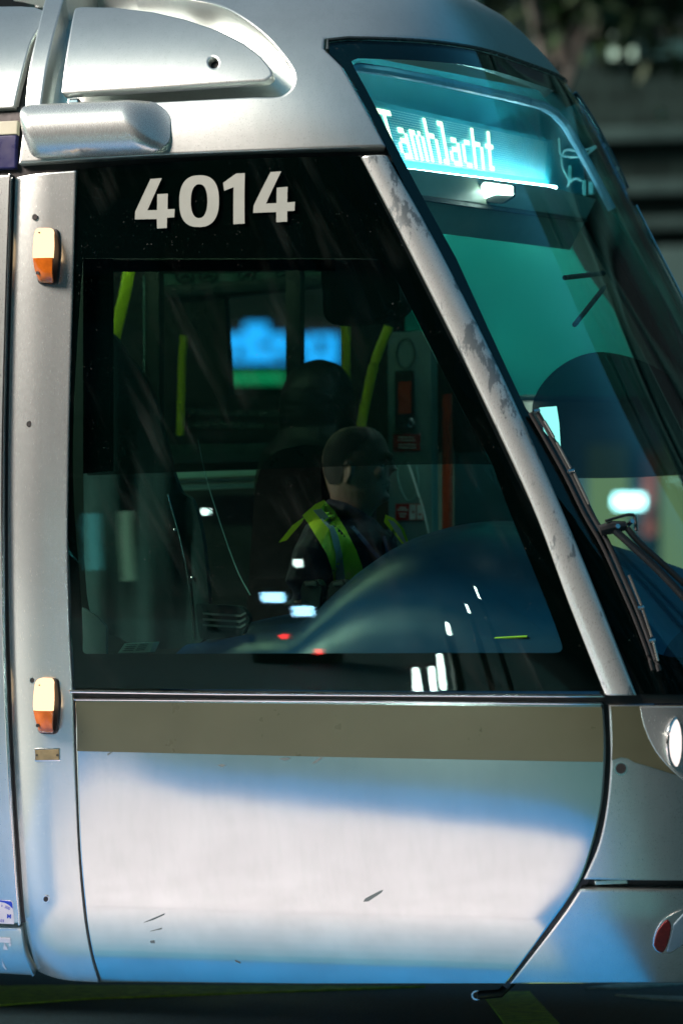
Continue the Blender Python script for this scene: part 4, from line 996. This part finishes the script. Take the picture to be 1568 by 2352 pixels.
#@@ENV
# ------------------------------------------------------------------ the street
def on_z(px, py, z=0.0):
    d = ray(px, py); return Vector(CAM+d*((z-CAM[2])/d[2]))
asph = mat('asphalt', (.012, .038, .046), .55, var=.6, nscale=45, bump=.6, bscale=260)
g = bmesh.new(); S_ = 250
for v in ((-S_, -S_, 0), (S_, -S_, 0), (S_, S_, 0), (-S_, S_, 0)): g.verts.new(v)
g.verts.ensure_lookup_table(); g.faces.new(g.verts)
struct(obj('road', g, asph, smooth=False))
pave = mat('pale_paving', (.82, .78, .87), .55, var=.08, nscale=6)
outer = curve_pts([(-1.98, -3.2), (-1.62, -2.2), (-1.2, -1.76), (-.5, -1.43), (.2, -1.17), (.50, -1.10)], 6)
def ground_sheet(name, pts, z, m):
    g = bmesh.new(); hull_bm(g, [(x, y, z) for x, y in pts], [(x, y, z-.05) for x, y in pts]); return struct(obj(name, g, m, smooth=False))
ground_sheet('reflected_paving', outer+[(.52, -.9), (.42, -.08), (-1.15, -.08), (-1.45, -.9)], .012, pave)  # unseen paving, outlined to shape the pale reflection in the side panel
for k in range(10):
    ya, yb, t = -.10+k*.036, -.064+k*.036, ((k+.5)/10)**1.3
    ground_sheet('pale_blue_reflection_strip', [(-1.18-.02*k, ya), (.42+.015*k, ya), (.43+.015*k, yb), (-1.18-.02*k, yb)], .009, mat('pale_blue_reflection_strip', tuple(a*(1-t)+b*t for a, b in zip((.80, .765, .85), (.015, .24, .40))), .6, var=.1, nscale=5))  # unseen strips added to fade the panel's reflection from pale to blue
ground_sheet('blue_reflection_patch', [(x-.30, y-.62) for x, y in outer]+[(.66, -1.4), (.66, -.3), (.85, .38), (-2.2, .38), (-2.5, -.9)], .006, mat('blue_reflection_paint', (.002, .22, .56), .6, var=.1, nscale=5))  # unseen blue ground added to colour the reflection in the side panel
ground_sheet('road_setts', [(-40, -9), (1.5, -9), (1.3, -3), (1.0, -1.2), (1.0, -.1), (-40, -.1)], .001, mat('grey_green_setts', (.035, .14, .15), .6, var=.3, nscale=12))
ylw = mat('worn_yellow_road_paint', (.55, .85, .08), .6, var=.35, nscale=25); wht = mat('worn_white_road_paint', (.55, .58, .55), .6, var=.3, nscale=20)
def mark(name, px, m):
    g = bmesh.new(); hull_bm(g, [on_z(x, y, .006) for x, y in px], [on_z(x, y, .006)-Vector((0, 0, .01)) for x, y in px]); return struct(obj(name, g, m, smooth=False))
mark('yellow_marking', [(-300, 2330), (-300, 2268), (100, 2262), (500, 2262), (975, 2264), (500, 2281), (200, 2292)], ylw)
mark('yellow_marking', [(1105, 2278), (1215, 2276), (1330, 2400), (1195, 2400)], ylw)
mark('white_marking', [(1340, 2268), (1640, 2230), (1640, 2254), (1420, 2268)], wht)
mark('white_marking', [(1410, 2283), (1640, 2290), (1640, 2302), (1500, 2293)], wht)

def window_grid(b, x0, x1, z0, z1, y, nx_, nz, mfr, mglass, face, w=.6, h=.7):
    dx, dz = (x1-x0)/nx_, (z1-z0)/nz
    for i in range(nx_):
        for j in range(nz):
            cx, cz = x0+(i+.5)*dx, z0+(j+.5)*dz; a, c = dx*w/2, dz*h/2
            f = bmesh.new()
            lo, hi = (y-.12, y+.02) if face < 0 else (y-.02, y+.12)
            for q in ((cx-a-.12, cz-c-.12, cx+a+.12, cz-c), (cx-a-.12, cz+c, cx+a+.12, cz+c+.15), (cx-a-.12, cz-c, cx-a, cz+c), (cx+a, cz-c, cx+a+.12, cz+c), (cx-.03, cz-c, cx+.03, cz+c)):
                box_bm(f, (q[0], lo, q[1]), (q[2], hi, q[3]))
            fr = obj('window', f, mfr, b, False)
            pane = bmesh.new(); box_bm(pane, (cx-a, y-.03, cz-c), (cx+a, y+.03, cz+c))
            obj('pane', pane, mglass[(i*3+j*5) % len(mglass)], fr, False)
def masonry(name, col):
    m, nt, out = nodes_of(name); b = nt.nodes.new('ShaderNodeBsdfPrincipled'); br = nt.nodes.new('ShaderNodeTexBrick')
    tc = nt.nodes.new('ShaderNodeTexCoord'); mp = nt.nodes.new('ShaderNodeMapping'); mp.inputs['Rotation'].default_value = (R(90), 0, 0)
    link(nt, tc.outputs['Object'], mp.inputs[0]); link(nt, mp.outputs[0], br.inputs['Vector'])
    br.inputs['Color1'].default_value = (*col, 1); br.inputs['Color2'].default_value = (*[c*.7 for c in col], 1); br.inputs['Mortar'].default_value = (*[c*1.3 for c in col], 1)
    br.inputs['Scale'].default_value = 1.2; link(nt, br.outputs[0], b.inputs['Base Color']); b.inputs['Roughness'].default_value = .9; b.inputs['Specular IOR Level'].default_value = .05; link(nt, b.outputs[0], out.inputs[0]); return m
dglass = mat('dark_window_glass', (.01, .014, .016), .08); stone = masonry('dark_stone', (.007, .024, .024)); stone2 = mat('grey_dressed_stone', (.016, .046, .045), .9, nscale=2, var=.25, spec=.05)
lit_w = emit('lit_room', (.9, .95, .75), .35)
# beyond the tram: a stone-fronted building and a shop
YB = 24.0
sb = thing('stone_building', 'dark stone building with ledges seen above the tram nose', 'building', (8, YB, 0))
box('wall', (-2, YB, 0), (26, YB+8, 15), stone, sb)
for z in (4.2, 5.0, 8.6, 12.4): box('ledge', (-2.1, YB-.35, z), (26.1, YB+.001, z+.28), stone2, sb, .03)
for x in (2.2, 5.6, 9.0, 12.4, 15.8): box('pier', (x-.35, YB-.25, 0), (x+.35, YB+.002, 4.2), stone2, sb, .02)
window_grid(sb, -1.5, 25, 5.4, 8.5, YB, 8, 1, stone2, [dglass], -1); window_grid(sb, -1.5, 25, 9.0, 12.3, YB, 8, 1, stone2, [dglass, dglass, lit_w], -1)
shp = thing('shop_building', 'shop with blue lit sign, yellow pilasters and lit lamp seen through the tram windows', 'building', (-12, YB, 0))
box('wall', (-40, YB-.2, 0), (-2.2, YB+8, 12), masonry('dark_brick', (.012, .024, .022)), shp)
window_grid(shp, -39, -3, 5, 8.6, YB-.2, 12, 1, stone2, [dglass], -1); window_grid(shp, -39, -3, 8.8, 11.6, YB-.2, 12, 1, stone2, [dglass], -1)
def far_rect(px0, py0, px1, py1, y): a, b = on_y(px0, py0, y), on_y(px1, py1, y); return min(a.x, b.x), max(a.x, b.x), min(a.z, b.z), max(a.z, b.z)
def far_box(name, px0, py0, px1, py1, y, t, m, parent, bev=0):
    x0, x1, z0, z1 = far_rect(px0, py0, px1, py1, y); return box(name, (x0, y, z0), (x1, y+t, z1), m, parent, bev)
blue_s = emit('lit_blue_sign', (.02, .36, 1), 2.6)
sign = far_box('shop_sign', 470, 742, 790, 846, YB-.6, .35, M['hole'], shp)
for q in ((500, 768, 655, 832), (560, 742, 612, 790), (663, 775, 700, 834), (705, 768, 772, 838)): far_box('lit_letter_panel', *q, YB-.66, .05, blue_s, sign, .01)
for q in ((540, 800, 556, 822), (596, 786, 622, 800), (680, 800, 694, 824), (728, 780, 744, 812), (630, 812, 650, 824)): far_box('dark_letter', *q, YB-.70, .05, M['hole'], sign)
far_box('lit_green_strip', 520, 860, 648, 876, YB-.5, .1, emit('lit_green_strip', (.02, .75, .30), .8), shp)
yp = mat('yellow_pilaster_paint', (.42, .42, .16), .6)
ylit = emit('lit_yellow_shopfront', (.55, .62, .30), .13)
bay = thing('shopfront', 'lit yellow shopfront bay with white lamp behind the windscreen', 'shopfront', tuple(on_y(1430, 1500, YB-1.0)))
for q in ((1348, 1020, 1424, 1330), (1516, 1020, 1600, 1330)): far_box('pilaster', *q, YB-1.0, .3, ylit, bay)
far_box('back_panel', 1300, 960, 1640, 1560, YB-.72, .1, mat('dark_blue_shopfront', (.02, .05, .07), .4), bay)
far_box('red_pilaster', 1474, 1040, 1504, 1230, YB-1.0, .25, mat('dark_red_paint', (.20, .03, .02), .5), bay)
far_box('lit_lamp', 1410, 1138, 1470, 1165, YB-1.1, .2, emit('lit_white_lamp', (.62, .95, 1), 3.0), bay)
# lit window and pale plinth of the stone building, trees
wf = far_box('window', 1392, 40, 1464, 140, YB-.30, .32, stone2, sb)
far_box('lit_pane', 1401, 48, 1455, 132, YB-.34, .06, emit('lit_pale_window', (.62, .85, .66), .40), wf)
far_box('window_bar', 1396, 104, 1460, 109, YB-.37, .06, stone2, wf)
pale_s = mat('pale_dressed_stone', (.024, .048, .046), .9, nscale=3, var=.3, spec=.05)
far_box('plinth_block', 1502, 566, 1700, 760, YB-.6, .4, pale_s, sb, .04)
for a_, b_ in ((300, 316), (420, 440), (505, 522)): far_box('string_course', 1190, a_, 1700, b_, YB-.42, .44, pale_s, sb, .02)
bark = mat('pale_bark', (.16, .16, .14), .85, nscale=8, var=.4, bump=.6, stretch=(3, 3, .6)); 
leaf = mat('leaf', (.014, .042, .012), .55, var=.5, nscale=1.5)
def tree(name, label, x, y, r, trunk_h, crown, seed, nleaf=2600, group=None):
    rnd = random.Random(seed); t = thing(name, label, 'tree', (x, y, 0), group)
    bm = bmesh.new(); top_ = Vector((x+.15, y, trunk_h)); tube_bm(bm, [(x, y, -.05), (x+.03, y, trunk_h*.5), top_], [r*1.25, r, r*.8], 12)
    cl = []
    for k in range(9):
        a = rnd.random()*6.28; e = Vector((x+crown*.75*math.cos(a)*rnd.uniform(.4, 1), y+crown*.75*math.sin(a)*rnd.uniform(.4, 1), trunk_h+crown*rnd.uniform(.2, 1.3)))
        mid = top_.lerp(e, .5)+Vector((0, 0, .3)); tube_bm(bm, [top_-Vector((0, 0, .3)), mid, e], [r*.5, r*.3, r*.1], 7); cl += [(e, crown*rnd.uniform(.35, .6)), (mid, crown*.35)]
    obj('trunk', bm, bark, t)
    bm = bmesh.new()
    for _ in range(nleaf):
        c, rr = rnd.choice(cl); d = Vector((rnd.gauss(0, 1), rnd.gauss(0, 1), rnd.gauss(0, .8))); p = c+d*rr*.5
        u = Vector((rnd.gauss(0, 1), rnd.gauss(0, 1), rnd.gauss(0, 1))).normalized()*rnd.uniform(.07, .14); v = u.cross(Vector((rnd.gauss(0, 1), rnd.gauss(0, 1), rnd.gauss(0, 1)))).normalized()*u.length*.55
        bm.faces.new([bm.verts.new(q) for q in (p-u, p+v, p+u, p-v)])
    obj('crown', bm, leaf, t, False); return t
tr = on_y(1232, 60, 19.0)
tree('tree', 'pale-trunked street tree rising behind the tram roof', tr.x, 19.0, .12, 4.9, 1.5, 3, 3600)
tr = on_y(2060, 60, 20.0); tree('tree', 'green street tree at the top right corner', tr.x, 20.0, .14, 4.2, 1.6, 5, 5200)
# behind the photographer: the side of the street that the glass and paint reflect
YO = -30.0
ob = thing('brick_building', 'dark brick terrace across the street mirrored in the tram side', 'building', (-10, YO, 0))
box('wall', (-90, YO-8, 0), (140, YO, 25), masonry('brown_brick', (.05, .05, .045)), ob)
window_grid(ob, -58, 44, 4.5, 22.5, YO, 24, 4, stone2, [dglass], 1)
for i, x in enumerate((-19.0, -6.0, 10.5)): tree('tree', ('broad leafy street tree mirrored at the left of the cab window', 'leafy street tree mirrored in the middle of the cab window', 'leafy street tree behind the photographer, mirrored in the nose')[i], x, -22.0, .16, 2.6, 2.4, 20+i, 2200)

# added out of view for window reflections: light posts, glow patches, glow panels
post_m = mat('black_post_paint', (.015, .017, .018), .4); head_l = emit('added_light_head', (.80, 1, .93), 26)
for i, (x, y, z, h, lab) in enumerate(((-.48, -3.99, 1.10, .05, 'tallest added light post, its light mirrored highest on the glass before the dashboard'), (-.65, -3.99, .90, .035, 'second tallest added light post mirrored before the dashboard'), (-.85, -3.99, .68, .05, 'knee-high added light post mirrored in the middle of the bright row'),
                                   (-.92, -3.98, .36, .12, 'short added post with long lit tube mirrored right in the window bottom'), (-1.03, -3.98, .29, .08, 'leftmost short added light post mirrored low in the window'), (-.985, -4.05, .27, .10, 'middle short added light post mirrored low in the window'),
                                   (-2.83, -7.99, .88, .05, 'lone added light post mirrored beside the yellow vest'), (-3.30, -8.0, 1.59, .045, 'tall lone added light post mirrored left of the driver'))):
    t = thing('added_light', lab, 'added light', (x, y, 0), 'added lights mirrored in the cab window')  # added lights, placed to mirror as bright spots in the window
    tube('post', [(x, y, 0), (x, y, z-h)], .028, post_m, t, n=12); tube('lit_head', [(x, y, z-h), (x, y, z+h)], .011, head_l, t, n=12); tube('cap', [(x, y, z+h), (x, y, z+h+.02)], [.032, .02], post_m, t, n=12)
ip = thing('added_glow_post', 'added dark post with two blue-white glow patches and red lamps mirrored in the cab window', 'information post', (-2.25, -6.05, 0))  # added stand-in for car lights mirrored in the side window
box('housing', (-2.42, -6.12, 0), (-2.02, -6.02, .86), post_m, ip, .01)
bw_glow = emit('blue_white_glow', (.35, .66, 1), 16); rdl = emit('lit_red_lamp', (1, .02, .02), 12)
for q in ((-2.34, .61, -2.24, .71), (-2.20, .47, -2.11, .57)): box('glow_patch', (q[0], -6.02, q[1]), (q[2], -6.0, q[3]), bw_glow, ip, .004)
for q in ((-2.27, .245), (-2.115, .10)): box('red_lamp', (q[0], -6.02, q[1]), (q[0]+.03, -6.0, q[1]+.04), rdl, ip, .004)
sh = thing('added_panel_frame', 'added frame with pale glowing panels mirrored at the left of the cab window', 'shelter', (-5.4, -12.1, 0))  # added frame whose glowing panels mirror as pale streaks in the window
box('roof', (-6.6, -13.2, 2.3), (-4.4, -11.9, 2.38), post_m, sh, .02)
for x in (-6.5, -4.5): box('post', (x-.04, -12.14, 0), (x+.04, -12.06, 2.3), post_m, sh, .01)
for (x0, x1, z0, z1), c in (((-5.50, -5.42, .45, 1.55), (.10, .62, .70)), ((-5.28, -5.22, .25, 1.60), (.40, .80, .55)), ((-5.80, -5.72, .6, 1.75), (.35, .70, .62))): box('lit_panel', (x0, -12.05, z0), (x1, -12.0, z1), emit('added_panel_glow', c, .8), sh, .01)
